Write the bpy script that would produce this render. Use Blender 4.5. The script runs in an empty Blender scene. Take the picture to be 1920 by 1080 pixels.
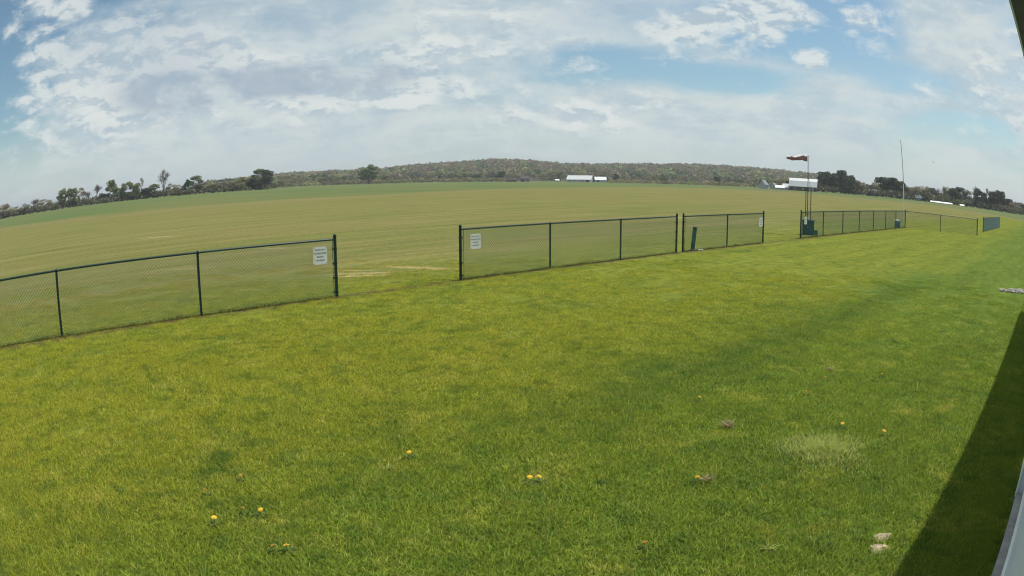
import bpy, bmesh, math, random
import numpy as np
from mathutils import Vector, Matrix

R = math.radians
SC = bpy.context.scene
COL = SC.collection

# ------------------------------------------------------------------ camera
CAM_H = 2.395
cam = bpy.data.cameras.new('camera')
camo = bpy.data.objects.new('camera', cam)
COL.objects.link(camo)
SC.camera = camo
cam.type = 'PANO'                       # wide security-camera lens with barrel distortion
cam.panorama_type = 'FISHEYE_LENS_POLYNOMIAL'
cam.fisheye_fov = R(180)
cam.sensor_width = 36
_k = [0.7602225, 0.0641187, -0.1819108, 0.1839200]
cam.fisheye_polynomial_k0 = 0.0
for _i in range(4):
    setattr(cam, 'fisheye_polynomial_k%d' % (_i + 1), -_k[_i] * (1920 / 36 / 1000) ** (_i + 1))
cam.shift_x = -16.02 / 1920
cam.shift_y = 36.95 / 1080
cam.clip_start = 0.02
cam.clip_end = 20000
_p, _r = 0.184744, -0.000839
_fw = Vector((0, math.cos(_p), -math.sin(_p))); _x = Vector((1, 0, 0)); _u = Vector((0, math.sin(_p), math.cos(_p)))
_r2 = _x * math.cos(_r) + _u * math.sin(_r); _u2 = -_x * math.sin(_r) + _u * math.cos(_r)
camo.matrix_world = Matrix.Translation((0, 0, CAM_H)) @ Matrix((_r2, _u2, -_fw)).transposed().to_4x4()

# ------------------------------------------------------------------ sky and sun
HAZE = 0.00018
SUN_AZ, SUN_EL = 60.0, 63.0             # azimuth clockwise from +Y
SC.view_settings.view_transform = 'Standard'
SC.view_settings.look = 'None'
SC.view_settings.gamma = 1.0
SC.view_settings.use_curve_mapping = False
SC.view_settings.exposure = 0.0
SC.cycles.max_bounces = 6
SC.cycles.pixel_filter_type = 'BLACKMAN_HARRIS'
SC.cycles.filter_width = 1.1
SC.cycles.transparent_max_bounces = 16

class NT:
    """small helper for building node trees"""
    def __init__(s, nt): s.nt = nt; s.n = nt.nodes; s.l = nt.links
    def node(s, t, **kw):
        nd = s.n.new(t)
        for k, v in kw.items(): setattr(nd, k, v)
        return nd
    def put(s, sock, v):
        if v is None: return
        if isinstance(v, bpy.types.NodeSocket): s.l.new(v, sock)
        else:
            if isinstance(v, (tuple, list)) and len(v) == 3 and sock.type == 'RGBA': v = (*v, 1)
            sock.default_value = v
    def math(s, op, a, b=None, c=None, clamp=False):
        nd = s.node('ShaderNodeMath', operation=op, use_clamp=clamp)
        s.put(nd.inputs[0], a); s.put(nd.inputs[1], b); s.put(nd.inputs[2], c)
        return nd.outputs[0]
    def vmath(s, op, a, b=None, scale=None):
        nd = s.node('ShaderNodeVectorMath', operation=op)
        s.put(nd.inputs[0], a); s.put(nd.inputs[1], b)
        if scale is not None: s.put(nd.inputs['Scale'], scale)
        return nd.outputs['Value'] if op in ('LENGTH', 'DOT_PRODUCT', 'DISTANCE') else nd.outputs[0]
    def noise(s, vec, scale, detail=4, rough=.55, dist=0.0, lac=2.0):
        nd = s.node('ShaderNodeTexNoise')
        s.put(nd.inputs['Vector'], vec); s.put(nd.inputs['Scale'], scale); s.put(nd.inputs['Detail'], detail)
        s.put(nd.inputs['Roughness'], rough); s.put(nd.inputs['Distortion'], dist); s.put(nd.inputs['Lacunarity'], lac)
        return nd.outputs['Fac']
    def ramp(s, v, a, b, smooth=True):
        nd = s.node('ShaderNodeMapRange', interpolation_type='SMOOTHSTEP' if smooth else 'LINEAR')
        s.put(nd.inputs['Value'], v); s.put(nd.inputs['From Min'], a); s.put(nd.inputs['From Max'], b)
        return nd.outputs[0]
    def mix(s, f, a, b, mode='MIX'):
        nd = s.node('ShaderNodeMix', data_type='RGBA', blend_type=mode)
        s.put(nd.inputs[0], f); s.put(nd.inputs[6], a); s.put(nd.inputs[7], b)
        return nd.outputs[2]
    def comb(s, x, y, z=0.0):
        nd = s.node('ShaderNodeCombineXYZ'); s.put(nd.inputs[0], x); s.put(nd.inputs[1], y); s.put(nd.inputs[2], z)
        return nd.outputs[0]
    def sep(s, v):
        nd = s.node('ShaderNodeSeparateXYZ'); s.put(nd.inputs[0], v); return nd.outputs

def adir(az, el):
    a, e = R(az), R(el)
    return (math.sin(a) * math.cos(e), math.cos(a) * math.cos(e), math.sin(e))

world = bpy.data.worlds.new('World')
SC.world = world
world.use_nodes = True
W = NT(world.node_tree)
bg = W.n['Background']
sky = W.node('ShaderNodeTexSky', sky_type='NISHITA', sun_disc=False, sun_elevation=R(SUN_EL), sun_rotation=R(SUN_AZ),
             air_density=1.0, dust_density=1.2, ozone_density=1.5, altitude=300)
SKY = 0.1
dirv = W.node('ShaderNodeTexCoord').outputs['Generated']
dx, dy, dz = W.sep(dirv)
zc = W.math('MAXIMUM', dz, 0.0)
pl = W.vmath('SCALE', W.comb(dx, dy), scale=W.math('DIVIDE', 1.0, W.math('ADD', zc, 0.20)))   # cloud layer plane
def blob(az, el, r, stretch=2.0):
    d = W.vmath('SUBTRACT', dirv, adir(az, el))
    d = W.vmath('MULTIPLY', d, (1, 1, stretch))
    return W.ramp(W.vmath('LENGTH', d), r, r * 0.25)
def addall(L):
    o = L[0]
    for x in L[1:]: o = W.math('ADD', o, x)
    return o
def sc(v, k): return W.math('MULTIPLY', v, k)
dv = W.vmath('MULTIPLY', dirv, (1, 1, 2.1))
# thin veil of high cloud, softly streaked
warp = W.noise(pl, .8, 3, .5); warp2 = W.noise(W.vmath('ADD', pl, (7.3, 2.1, 0)), .8, 3, .5)
plw = W.vmath('ADD', pl, W.comb(sc(W.math('SUBTRACT', warp, .5), 1.1), sc(W.math('SUBTRACT', warp2, .5), 1.1)))
plr = W.node('ShaderNodeMapping'); W.put(plr.inputs[0], plw); plr.inputs['Rotation'].default_value = (0, 0, R(28)); plr.inputs['Scale'].default_value = (.75, 1.5, 1)
wisp = W.math('ADD', sc(W.noise(plr.outputs[0], 1.5, 8, .62), .5), sc(W.noise(dv, 6.0, 8, .64, .3), .5))
wisp2 = W.noise(plw, 0.9, 6, .55)
holes = addall([sc(blob(-51, 13, .22, 1.0), 1.6), sc(blob(-48, 5, .13, 1.6), 1.2), sc(blob(25, 13.5, .22, 2.6), .42), sc(blob(38, 6.0, .13, 4.), .42),
                sc(blob(7, 9.5, .16, 4.0), .32), sc(blob(17, 8.5, .12, 4.), .34), sc(blob(-36, 18, .10, 2.5), .30), sc(blob(-8, 1.0, .25, 8.), .22),
                sc(blob(21, 8.5, .10, 4.), .10), sc(blob(33, 9.5, .14, 4.), .22), sc(blob(0, 16, .10, 3.), .2)])
fill = addall([sc(blob(-22, 5, .40, 2.5), .30), sc(blob(37, 13, .16, 1.8), .30), sc(blob(15, 4.5, .35, 6.), .28), sc(blob(-5, 14, .20, 2.), .15)])
vv = addall([sc(wisp, 1.15), sc(wisp2, .75), fill, sc(holes, -1.2)])
veil = sc(W.ramp(vv, .55, 1.12), .93)
hz = W.ramp(dz, .15, 0.0)
veil = W.math('MAXIMUM', veil, sc(hz, .84))
wn = W.math('ADD', sc(W.noise(plr.outputs[0], 2.5, 7, .65), .3), sc(W.noise(dv, 9.0, 8, .66, .3), .7))
veilc = W.mix(W.ramp(wn, .38, .60), (.47, .58, .64), (.67, .725, .72))
veilc = W.mix(sc(W.ramp(dz, .12, 0.02), .6), veilc, (.61, .68, .695))
base = W.node('ShaderNodeVectorMath', operation='SCALE'); W.put(base.inputs[0], sky.outputs[0]); base.inputs['Scale'].default_value = SKY
bcol = W.vmath('MULTIPLY', base.outputs[0], (.90, 1.06, 1.0))
c1 = W.mix(veil, bcol, veilc)
# broken altocumulus: fine puffs gathered in larger patches, grey underneath
n1 = W.noise(dv, 5.0, 4, .5, .3)
det = W.noise(dv, 17.0, 8, .62, .25); det_b = W.noise(W.vmath('ADD', dv, (0.006, 0, .022)), 17.0, 8, .62, .25)
regn = addall([sc(blob(-51, 13, .18, 1.0), -.22), sc(blob(-38, 11, .36, 1.4), .16), sc(blob(-27, 8.3, .26, 2.4), .24), sc(blob(-15, 8.6, .20, 3.), .26), sc(blob(20.5, 14, .11, 2.2), .30), sc(blob(15, 13, .06, 1.8), .16),
              sc(blob(24.3, 10.7, .045, 1.6), .30), sc(blob(12.5, 13.0, .07, 1.8), .20), sc(blob(30, 14, .10, 2.), .10), sc(blob(-5, 12.5, .18, 1.6), .16),
              sc(blob(42, 13, .12, 1.2), .14), sc(blob(5, 6, .26, 4.), .12), sc(blob(-6, 7, .2, 4.), .1), sc(W.ramp(dz, .085, 0.0), -.35)])
cov = addall([sc(n1, .8), sc(det, .75), regn])
cu = W.ramp(cov, .83, 1.06)
lit = W.ramp(addall([det, sc(det_b, -1.0)]), -.10, .06)
cuc = W.mix(lit, (.45, .55, .62), (.76, .80, .78))
dark = addall([sc(blob(-29, 8.0, .13, 3.0), 1.0), sc(blob(-22.5, 8.3, .12, 3.4), 1.0), sc(blob(-15, 8.8, .15, 3.6), 1.0), sc(blob(-31, 13, .24, 2.), .45), sc(blob(44, 5, .12, 2.), .5), sc(blob(42.5, 15.6, .035, .8), 1.0)])
thick = W.ramp(cov, .93, 1.12)
cuc = W.mix(W.math('MULTIPLY', W.math('MINIMUM', dark, .9), W.math('ADD', sc(thick, .6), .35)), cuc, (.33, .42, .53))
c2 = W.mix(sc(cu, .82), c1, cuc)
W.put(bg.inputs['Color'], c2)
bg.inputs['Strength'].default_value = 1.0

sun = bpy.data.lights.new('sun', 'SUN')
sun.energy = 4.2
sun.angle = R(0.55)
sun.color = (1.0, .955, .88)
suno = bpy.data.objects.new('sun', sun)
COL.objects.link(suno)
suno.rotation_euler = (-Vector(adir(SUN_AZ, SUN_EL))).to_track_quat('-Z', 'Y').to_euler()

# ------------------------------------------------------------------ helpers
rng = np.random.default_rng(7)
random.seed(7)

def tag(o, label=None, cat=None, group=None, kind=None):
    if label: o['label'] = label
    if cat: o['category'] = cat
    if group: o['group'] = group
    if kind: o['kind'] = kind
    return o

def empty(name, loc, rz=0.0):
    o = bpy.data.objects.new(name, None); COL.objects.link(o)
    o.location = loc; o.rotation_euler = (0, 0, rz); o.empty_display_size = .1
    return o

def link(name, me, parent=None, loc=None):
    o = bpy.data.objects.new(name, me); COL.objects.link(o)
    if parent is not None: o.parent = parent
    if loc is not None: o.location = loc
    return o

class MB:
    """collects simple solids and links them as ONE mesh object"""
    def __init__(s): s.v = []; s.f = []; s.m = []; s.smooth = []
    def add(s, vs, fs, mi=0, sm=False):
        b = len(s.v); s.v += [tuple(v) for v in vs]; s.f += [tuple(b + i for i in f) for f in fs]
        s.m += [mi] * len(fs); s.smooth += [sm] * len(fs)
    def box(s, lo, hi, mi=0, M=None):
        x0, y0, z0 = lo; x1, y1, z1 = hi
        vs = [Vector(p) for p in ((x0,y0,z0),(x1,y0,z0),(x1,y1,z0),(x0,y1,z0),(x0,y0,z1),(x1,y0,z1),(x1,y1,z1),(x0,y1,z1))]
        if M: vs = [M @ v for v in vs]
        s.add(vs, [(0,3,2,1),(4,5,6,7),(0,1,5,4),(1,2,6,5),(2,3,7,6),(3,0,4,7)], mi)
    def tube(s, p0, p1, r0, r1=None, n=8, mi=0, caps=True, sm=True):
        r1 = r0 if r1 is None else r1
        p0, p1 = Vector(p0), Vector(p1); d = (p1 - p0)
        if d.length < 1e-9: return
        d.normalize(); a = d.orthogonal().normalized(); b = d.cross(a)
        vs = []
        for p, r in ((p0, r0), (p1, r1)):
            for i in range(n):
                t = 2 * math.pi * i / n
                vs.append(p + (a * math.cos(t) + b * math.sin(t)) * r)
        s.add(vs, [(i, (i + 1) % n, n + (i + 1) % n, n + i) for i in range(n)], mi, sm)
        if caps: s.add(vs, [tuple(reversed(range(n))), tuple(range(n, 2 * n))], mi)
    def lathe(s, prof, n=12, c=(0, 0, 0), mi=0, sm=True):
        vs = []
        for r, z in prof:
            for i in range(n):
                t = 2 * math.pi * i / n
                vs.append((c[0] + r * math.cos(t), c[1] + r * math.sin(t), c[2] + z))
        fs = [(k * n + i, k * n + (i + 1) % n, (k + 1) * n + (i + 1) % n, (k + 1) * n + i) for k in range(len(prof) - 1) for i in range(n)]
        s.add(vs, fs, mi, sm)
    def mesh(s, name, *mats):
        me = bpy.data.meshes.new(name); me.from_pydata(s.v, [], s.f)
        for m in mats: me.materials.append(m)
        me.polygons.foreach_set('material_index', s.m); me.polygons.foreach_set('use_smooth', s.smooth)
        me.update(); return me
    def build(s, name, mat, parent=None, loc=None):
        mats = mat if isinstance(mat, (list, tuple)) else [mat]
        return link(name, s.mesh(name, *mats), parent, loc)

def soup(name, verts, faces, mat, colors=None):
    """verts Nx3, faces Mx(3|4) numpy, colors Nx3 -> mesh"""
    me = bpy.data.meshes.new(name)
    nv, nf, k = len(verts), len(faces), faces.shape[1]
    me.vertices.add(nv); me.vertices.foreach_set('co', verts.astype(np.float32).ravel())
    me.loops.add(nf * k); me.loops.foreach_set('vertex_index', faces.astype(np.int32).ravel())
    me.polygons.add(nf); me.polygons.foreach_set('loop_start', np.arange(0, nf * k, k, dtype=np.int32))
    me.polygons.foreach_set('loop_total', np.full(nf, k, dtype=np.int32))
    me.update(calc_edges=True)
    if colors is not None:
        a = me.color_attributes.new('Col', 'FLOAT_COLOR', 'POINT')
        c = np.ones((nv, 4), np.float32); c[:, :3] = colors
        a.data.foreach_set('color', c.ravel())
    me.materials.append(mat)
    return me

def pmat(name, color, rough=.6, metal=0.0, var=.12, scale=8.0, bump=0.0, spec=.5, c2=None, detail=4):
    m = bpy.data.materials.new(name); m.use_nodes = True
    T = NT(m.node_tree); b = T.n['Principled BSDF']
    tc = T.node('ShaderNodeTexCoord').outputs['Object']
    n = T.noise(tc, scale, detail, .6)
    lo = tuple(c * (1 - var) for c in color); hi = tuple(min(1, c * (1 + var)) for c in color)
    if c2 is not None: hi = c2
    T.put(b.inputs['Base Color'], T.mix(T.ramp(n, .3, .7), lo, hi))
    b.inputs['Roughness'].default_value = rough; b.inputs['Metallic'].default_value = metal
    b.inputs['Specular IOR Level'].default_value = spec
    if bump:
        bn = T.node('ShaderNodeBump'); bn.inputs['Strength'].default_value = bump; bn.inputs['Distance'].default_value = .02
        T.put(bn.inputs['Height'], n); T.put(b.inputs['Normal'], bn.outputs[0])
    return m

FDIR = Vector((math.sin(R(46.4)), math.cos(R(46.4)), 0))      # direction of fence line and hangar wall
FNOR = Vector((-FDIR.y, FDIR.x, 0))                           # away from the hangar, across the field

# macro colours of the turf, by place in the world, shared by the soil sheet and by the blades standing on it
def turf_colour(T, blades):
    pos = T.node('ShaderNodeNewGeometry').outputs['Position']
    v = T.vmath('DOT_PRODUCT', pos, tuple(FNOR)); u = T.vmath('DOT_PRODUCT', pos, tuple(FDIR))
    n_big = T.noise(pos, .22, 4, .55); n_mid = T.noise(pos, .9, 4, .6); n_s = T.noise(pos, 3.2, 4, .62)
    nf = T.noise(pos, .035, 5, .6)
    strip = T.comb(T.math('MULTIPLY', u, .03), T.math('MULTIPLY', v, .42))
    ns = T.noise(strip, 1.0, 4, .6); 
    rich = (.102, .150, .024); yel = (.160, .180, .025); dkg = (.046, .092, .020); tan = (.196, .172, .070); olive = (.136, .152, .044)
    t = T.math('ADD', T.math('ADD', v, T.math('MULTIPLY', T.math('SUBTRACT', n_big, .5), 7.0)), T.math('MULTIPLY', T.math('SUBTRACT', n_mid, .5), 2.4))
    c = T.mix(T.ramp(t, 2.4, 7.6), rich, yel)
    c = T.mix(T.math('MULTIPLY', T.ramp(n_mid, .46, .70), .5), c, rich)
    c = T.mix(T.math('MULTIPLY', T.ramp(n_s, .48, .66), .50), c, dkg)
    c = T.mix(T.math('MULTIPLY', T.ramp(T.noise(pos, 1.5, 6, .75, .4), .52, .66), .55), c, (.215, .225, .050))
    c = T.mix(T.math('MULTIPLY', T.ramp(T.noise(pos, .62, 7, .75, .6), .53, .68), .62), c, dkg)
    # darker lush band that runs along the lawn, 4 to 5 m off the hangar
    bd = T.math('ABSOLUTE', T.math('SUBTRACT', T.math('ADD', v, T.math('MULTIPLY', T.math('SUBTRACT', n_mid, .5), 2.4)), 4.5))
    c = T.mix(T.math('MULTIPLY', T.ramp(bd, 1.0, .0), T.math('MULTIPLY', T.math('MULTIPLY', T.ramp(u, 2.5, 7.0), T.ramp(u, 26., 14.)), T.ramp(n_s, .15, .50))), c, T.mix(.58, c, dkg))
    # mown airfield past the fence: dry olive and tan
    f = T.ramp(T.math('ADD', v, T.math('MULTIPLY', T.math('SUBTRACT', n_mid, .5), 4.0)), 11.5, 21.0)
    fld = T.mix(T.ramp(ns, .34, .66), olive, tan)
    fld = T.mix(T.math('MULTIPLY', T.ramp(nf, .45, .7), .5), fld, (.20, .158, .066))
    fld = T.mix(T.math('MULTIPLY', T.ramp(T.noise(pos, .3, 5, .7), .55, .75), .35), fld, (.115, .145, .042))
    mow = T.math('SINE', T.math('ADD', T.math('MULTIPLY', v, 1.9), T.math('MULTIPLY', n_big, 6.0)))
    fld = T.mix(T.math('MULTIPLY', T.ramp(mow, -.2, .9), .28), fld, (.112, .138, .038))
    fld = T.mix(T.math('MULTIPLY', T.ramp(T.noise(T.comb(T.math('MULTIPLY', u, .05), T.math('MULTIPLY', v, .25)), 1.3, 5, .7), .52, .66), .55), fld, (.225, .205, .095))
    far = T.ramp(v, 14, 60)
    fld = T.mix(T.math('MULTIPLY', far, .30), fld, (.188, .176, .072))
    c = T.mix(T.math('MULTIPLY', f, .9), c, fld)
    # worn pale soil in the gateway and small scars
    def patch(cx, cy, hx, hy, ang):
        d = T.vmath('SUBTRACT', pos, (cx, cy, 0))
        ca, sa = math.cos(R(ang)), math.sin(R(ang))
        a = T.vmath('DOT_PRODUCT', d, (ca / hx, sa / hx, 0)); b = T.vmath('DOT_PRODUCT', d, (-sa / hy, ca / hy, 0))
        r = T.math('SQRT', T.math('ADD', T.math('MULTIPLY', a, a), T.math('MULTIPLY', b, b)))
        r = T.math('ADD', r, T.math('MULTIPLY', T.math('SUBTRACT', T.noise(pos, 3.2, 6, .75), .5), 3.4))
        return T.ramp(r, 1.35, .25)
    soil = None
    for a in ((-2.75, 18.75, 1.25, .26, -18), (-4.15, 17.75, 1.1, .24, 14), (-4.1, 17.25, .9, .14, 8), (-9.3, 25.2, .7, .25, -5), (-10.2, 19.4, .8, .12, 10),
              (-4.6, 18.3, .9, .10, 4), (10.2, 45., 2.2, .5, 30), (-20, 34, 1.5, .35, 5)):
        q = patch(*a); soil = q if soil is None else T.math('MAXIMUM', soil, q)
    soil = T.math('MULTIPLY', soil, .8)
    c = T.mix(soil, c, (.34, .28, .16))
    # dead, trimmed strip under the fence line, painted darker and wider as fence shadow
    wob = T.math('MULTIPLY', T.math('SUBTRACT', T.noise(pos, 1.6, 4, .7), .5), .25)
    fs = T.ramp(T.math('ABSOLUTE', T.math('ADD', T.math('SUBTRACT', v, 12.78), wob)), .26, .08)
    fs = T.math('MULTIPLY', fs, T.ramp(n_s, .36, .56))
    fs = T.math('MULTIPLY', fs, T.ramp(u, 60, 58))
    c = T.mix(T.math('MULTIPLY', fs, .85), c, (.105, .085, .042))
    return c, pos, fs, soil

def turf_ground():
    m = bpy.data.materials.new('turf'); m.use_nodes = True
    T = NT(m.node_tree); b = T.n['Principled BSDF']
    c, pos, _, _ = turf_colour(T, False)
    fine = T.noise(pos, 4.5, 6, .78); fine2 = T.noise(pos, 40., 3, .8)
    u_ = T.vmath('DOT_PRODUCT', pos, tuple(FDIR)); v_ = T.vmath('DOT_PRODUCT', pos, tuple(FNOR))
    stk = T.noise(T.comb(T.math('MULTIPLY', T.math('ADD', u_, T.math('MULTIPLY', v_, .35)), .10), T.math('MULTIPLY', v_, 1.1)), 1., 6, .75)
    k = T.math('ADD', T.math('ADD', T.math('MULTIPLY', fine, .6), T.math('MULTIPLY', fine2, .3)), T.math('MULTIPLY', stk, .5))
    kk = T.ramp(k, .55, .85, False)
    c2 = T.mix(kk, T.mix(1.0, c, (.62, .66, .58), 'MULTIPLY'), T.mix(1.0, c, (1.38, 1.32, 1.34), 'MULTIPLY'))
    T.put(b.inputs['Base Color'], c2)
    b.inputs['Roughness'].default_value = .95; b.inputs['Specular IOR Level'].default_value = .03
    bn = T.node('ShaderNodeBump'); bn.inputs['Strength'].default_value = .55; bn.inputs['Distance'].default_value = .05
    T.put(bn.inputs['Height'], k); T.put(b.inputs['Normal'], bn.outputs[0])
    return m

def turf_blade():
    m = bpy.data.materials.new('grass_blades'); m.use_nodes = True
    T = NT(m.node_tree); b = T.n['Principled BSDF']
    c, pos, fs, soil = turf_colour(T, True)
    at = T.node('ShaderNodeVertexColor', layer_name='Col').outputs[0]
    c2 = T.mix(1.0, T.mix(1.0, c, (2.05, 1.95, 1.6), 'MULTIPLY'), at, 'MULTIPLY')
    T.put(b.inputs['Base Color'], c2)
    b.inputs['Roughness'].default_value = .6; b.inputs['Specular IOR Level'].default_value = .08
    up = T.vmath('NORMALIZE', T.vmath('ADD', T.vmath('SCALE', T.node('ShaderNodeNewGeometry').outputs['Normal'], scale=.45), (0, 0, .8)))
    T.put(b.inputs['Normal'], up)
    tr = T.node('ShaderNodeBsdfTranslucent'); T.put(tr.inputs[0], T.mix(1.0, c2, (1.3, 1.4, .8), 'MULTIPLY'))
    mx = T.node('ShaderNodeMixShader'); mx.inputs[0].default_value = .35
    T.l.new(b.outputs[0], mx.inputs[1]); T.l.new(tr.outputs[0], mx.inputs[2])
    T.l.new(mx.outputs[0], T.n['Material Output'].inputs[0])
    return m

def leaf_mat(name, color, c2, transl=.25, rand=.25):
    m = bpy.data.materials.new(name); m.use_nodes = True
    T = NT(m.node_tree); b = T.n['Principled BSDF']
    at = T.node('ShaderNodeVertexColor', layer_name='Col').outputs[0]
    oi = T.node('ShaderNodeObjectInfo').outputs['Random']
    c = T.mix(oi, color, c2); c = T.mix(1.0, c, at, 'MULTIPLY')
    T.put(b.inputs['Base Color'], c); b.inputs['Roughness'].default_value = .7; b.inputs['Specular IOR Level'].default_value = .2
    tr = T.node('ShaderNodeBsdfTranslucent'); T.put(tr.inputs[0], c)
    mx = T.node('ShaderNodeMixShader'); mx.inputs[0].default_value = transl
    T.l.new(b.outputs[0], mx.inputs[1]); T.l.new(tr.outputs[0], mx.inputs[2]); T.l.new(mx.outputs[0], T.n['Material Output'].inputs[0])
    return m

M = {}
M['turf'] = turf_ground()
M['blade'] = turf_blade()
M['green_vinyl'] = pmat('green_vinyl', (.007, .032, .024), .38, 0, .3, 6, spec=.4)
M['wire'] = pmat('vinyl_wire', (.012, .078, .075), .35, 0, .2, 4, spec=.7)
M['white_sign'] = pmat('white_sign', (.78, .79, .80), .4, 0, .04, 6)
M['black_print'] = pmat('black_print', (.03, .03, .035), .6)
M['galv'] = pmat('galvanised_steel', (.33, .34, .35), .45, .7, .15, 20)
M['darkpole'] = pmat('weathered_dark_pole', (.075, .07, .07), .6, .2, .2, 6)
M['cabinet'] = pmat('dark_green_paint', (.022, .055, .05), .45, 0, .15, 5)
M['cabinet2'] = pmat('mid_green_paint', (.03, .14, .09), .5, 0, .15, 5)
M['sock'] = pmat('faded_orange_fabric', (.27, .135, .17), .85, 0, .2, 9, c2=(.33, .19, .23))
M['socktop'] = pmat('sock_highlight', (.80, .70, .68), .85, 0, .12, 9)  # white highlight on the sock's top, put into the colour
M['blue_plastic'] = pmat('blue_plastic', (.10, .15, .24), .5)
M['white_plastic'] = pmat('white_plastic', (.78, .78, .76), .5)
M['siding'] = pmat('white_siding', (.62, .66, .72), .55, 0, .05, 3, bump=.05)
M['trim'] = pmat('white_trim', (.80, .82, .76), .45, 0, .04, 5)
M['soffit'] = pmat('brown_soffit', (.11, .09, .12), .6, 0, .12, 4)
M['concrete'] = pmat('concrete', (.30, .29, .28), .9, 0, .18, 7, bump=.2)
M['roofmetal'] = pmat('white_metal_roof', (.62, .63, .64), .4, .1, .05, 1.2)
M['roofgrey'] = pmat('grey_metal_roof', (.20, .22, .24), .5, .1, .1, 1.0)
M['darkwood'] = pmat('dark_barn_wood', (.075, .055, .055), .9, 0, .25, 1.5)
M['paleshade'] = pmat('pale_wall', (.36, .38, .40), .7, 0, .08, 1.0)
M['glass'] = pmat('dark_glass', (.03, .035, .045), .15, 0, .1, 1)
M['blue_house'] = pmat('blue_grey_wall', (.09, .12, .16), .8, 0, .1, 1)
M['bark'] = pmat('bark', (.13, .115, .10), .95, 0, .25, 3)
M['bark_dark'] = pmat('dark_bark', (.065, .058, .052), .95, 0, .25, 3)
M['twig'] = pmat('twigs', (.15, .125, .115), .95, 0, .2, 4)
M['leafy'] = leaf_mat('spring_leaves', (.19, .23, .095), (.25, .27, .12))
M['bud'] = leaf_mat('budding_leaves', (.29, .29, .14), (.30, .24, .165))
M['dense'] = leaf_mat('dark_leaves', (.070, .092, .052), (.10, .115, .068))
M['wood'] = leaf_mat('wood_crowns', (1, 1, 1), (1, 1, 1))
M['crop'] = None
M['soil'] = pmat('dry_soil', (.46, .37, .25), .95, 0, .25, 22, bump=.5)
M['stone'] = pmat('pale_stone', (.36, .33, .30), .9, 0, .2, 14)
M['petal'] = pmat('yellow_petals', (.80, .50, .015), .6, 0, .1, 60)
M['petal_o'] = pmat('wilted_petals', (.55, .26, .03), .7, 0, .1, 60)
M['stem'] = pmat('green_stem', (.12, .20, .05), .6)
M['rosette'] = pmat('rosette_leaf', (.075, .14, .03), .7)
M['dry'] = leaf_mat('dry_weed', (.42, .37, .22), (.44, .38, .22))
M['pale_grass'] = leaf_mat('pale_long_grass', (.46, .52, .16), (.46, .52, .16), .4)
M['feather'] = pmat('dark_feathers', (.04, .04, .045), .8)

def crop_mat():
    m = bpy.data.materials.new('young_crop'); m.use_nodes = True
    T = NT(m.node_tree); b = T.n['Principled BSDF']
    pos = T.node('ShaderNodeNewGeometry').outputs['Position']
    n = T.noise(pos, .02, 5, .6); n2 = T.noise(T.comb(T.vmath('DOT_PRODUCT', pos, (.004, .02, 0)), T.vmath('DOT_PRODUCT', pos, (.10, -.02, 0))), 1., 3, .6)
    r = T.vmath('LENGTH', pos)
    c = T.mix(T.ramp(n, .35, .65), (.090, .140, .048), (.135, .150, .055))
    c = T.mix(T.math('MULTIPLY', T.ramp(n2, .45, .7), .45), c, (.150, .150, .055))
    e = T.node('ShaderNodeAttribute', attribute_name='edge').outputs['Fac']
    en = T.noise(T.comb(T.vmath('DOT_PRODUCT', pos, tuple(FDIR * .03)), T.vmath('DOT_PRODUCT', pos, tuple(FNOR * .08))), 1., 5, .7)
    e = T.ramp(T.math('ADD', e, T.math('MULTIPLY', T.math('SUBTRACT', en, .5), 1.2)), .15, .75)
    c = T.mix(e, (.188, .168, .066), c)
    T.put(b.inputs['Base Color'], c); b.inputs['Roughness'].default_value = .95; b.inputs['Specular IOR Level'].default_value = .03
    return m
M['crop'] = crop_mat()

# ------------------------------------------------------------------ ground
radii = [0, 2, 5, 10, 20, 40, 80, 160, 320, 640, 1200, 2400, 5000, 9000]
vs = [(0, 0, 0)]; fs = []
NA = 48
for r in radii[1:]:
    for i in range(NA):
        t = 2 * math.pi * i / NA; vs.append((r * math.sin(t), r * math.cos(t), 0))
for i in range(NA): fs.append((0, 1 + (i + 1) % NA, 1 + i))
for k in range(len(radii) - 2):
    for i in range(NA):
        a = 1 + k * NA; b = a + NA
        fs.append((a + i, a + (i + 1) % NA, b + (i + 1) % NA, b + i))
me = bpy.data.meshes.new('ground'); me.from_pydata(vs, [], fs); me.materials.append(M['turf'])
tag(link('ground', me), kind='structure')

# green crop that rings the mown airfield, then runs to the tree lines
bd = [(-75, 150), (-46, 123), (-35, 101), (-22, 105), (-12, 116), (-1, 165), (7, 215), (15, 290), (22, 260), (27.6, 222), (35, 235), (43, 185), (60, 150), (80, 140)]
azs = np.arange(-75, 80.01, .5); rin = np.interp(azs, [b[0] for b in bd], [b[1] for b in bd]) + rng.normal(0, .6, len(azs))
vs = []; fs = []
for k, (a, r) in enumerate(zip(azs, rin)):
    for rr in (r - 12, r + 30, 500, 1500):
        vs.append((rr * math.sin(R(a)), rr * math.cos(R(a)), .006 if rr < r else .03))
    if k:
        o = k * 4
        for j in range(3): fs.append((o - 4 + j, o + j, o + j + 1, o - 3 + j))
me = bpy.data.meshes.new('crop_field'); me.from_pydata(vs, [], fs); me.attributes.new('edge', 'FLOAT', 'POINT').data.foreach_set('value', [0., 1., 1., 1.] * len(azs)); me.materials.append(M['crop'])
tag(link('crop_field', me), kind='structure')

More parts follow.
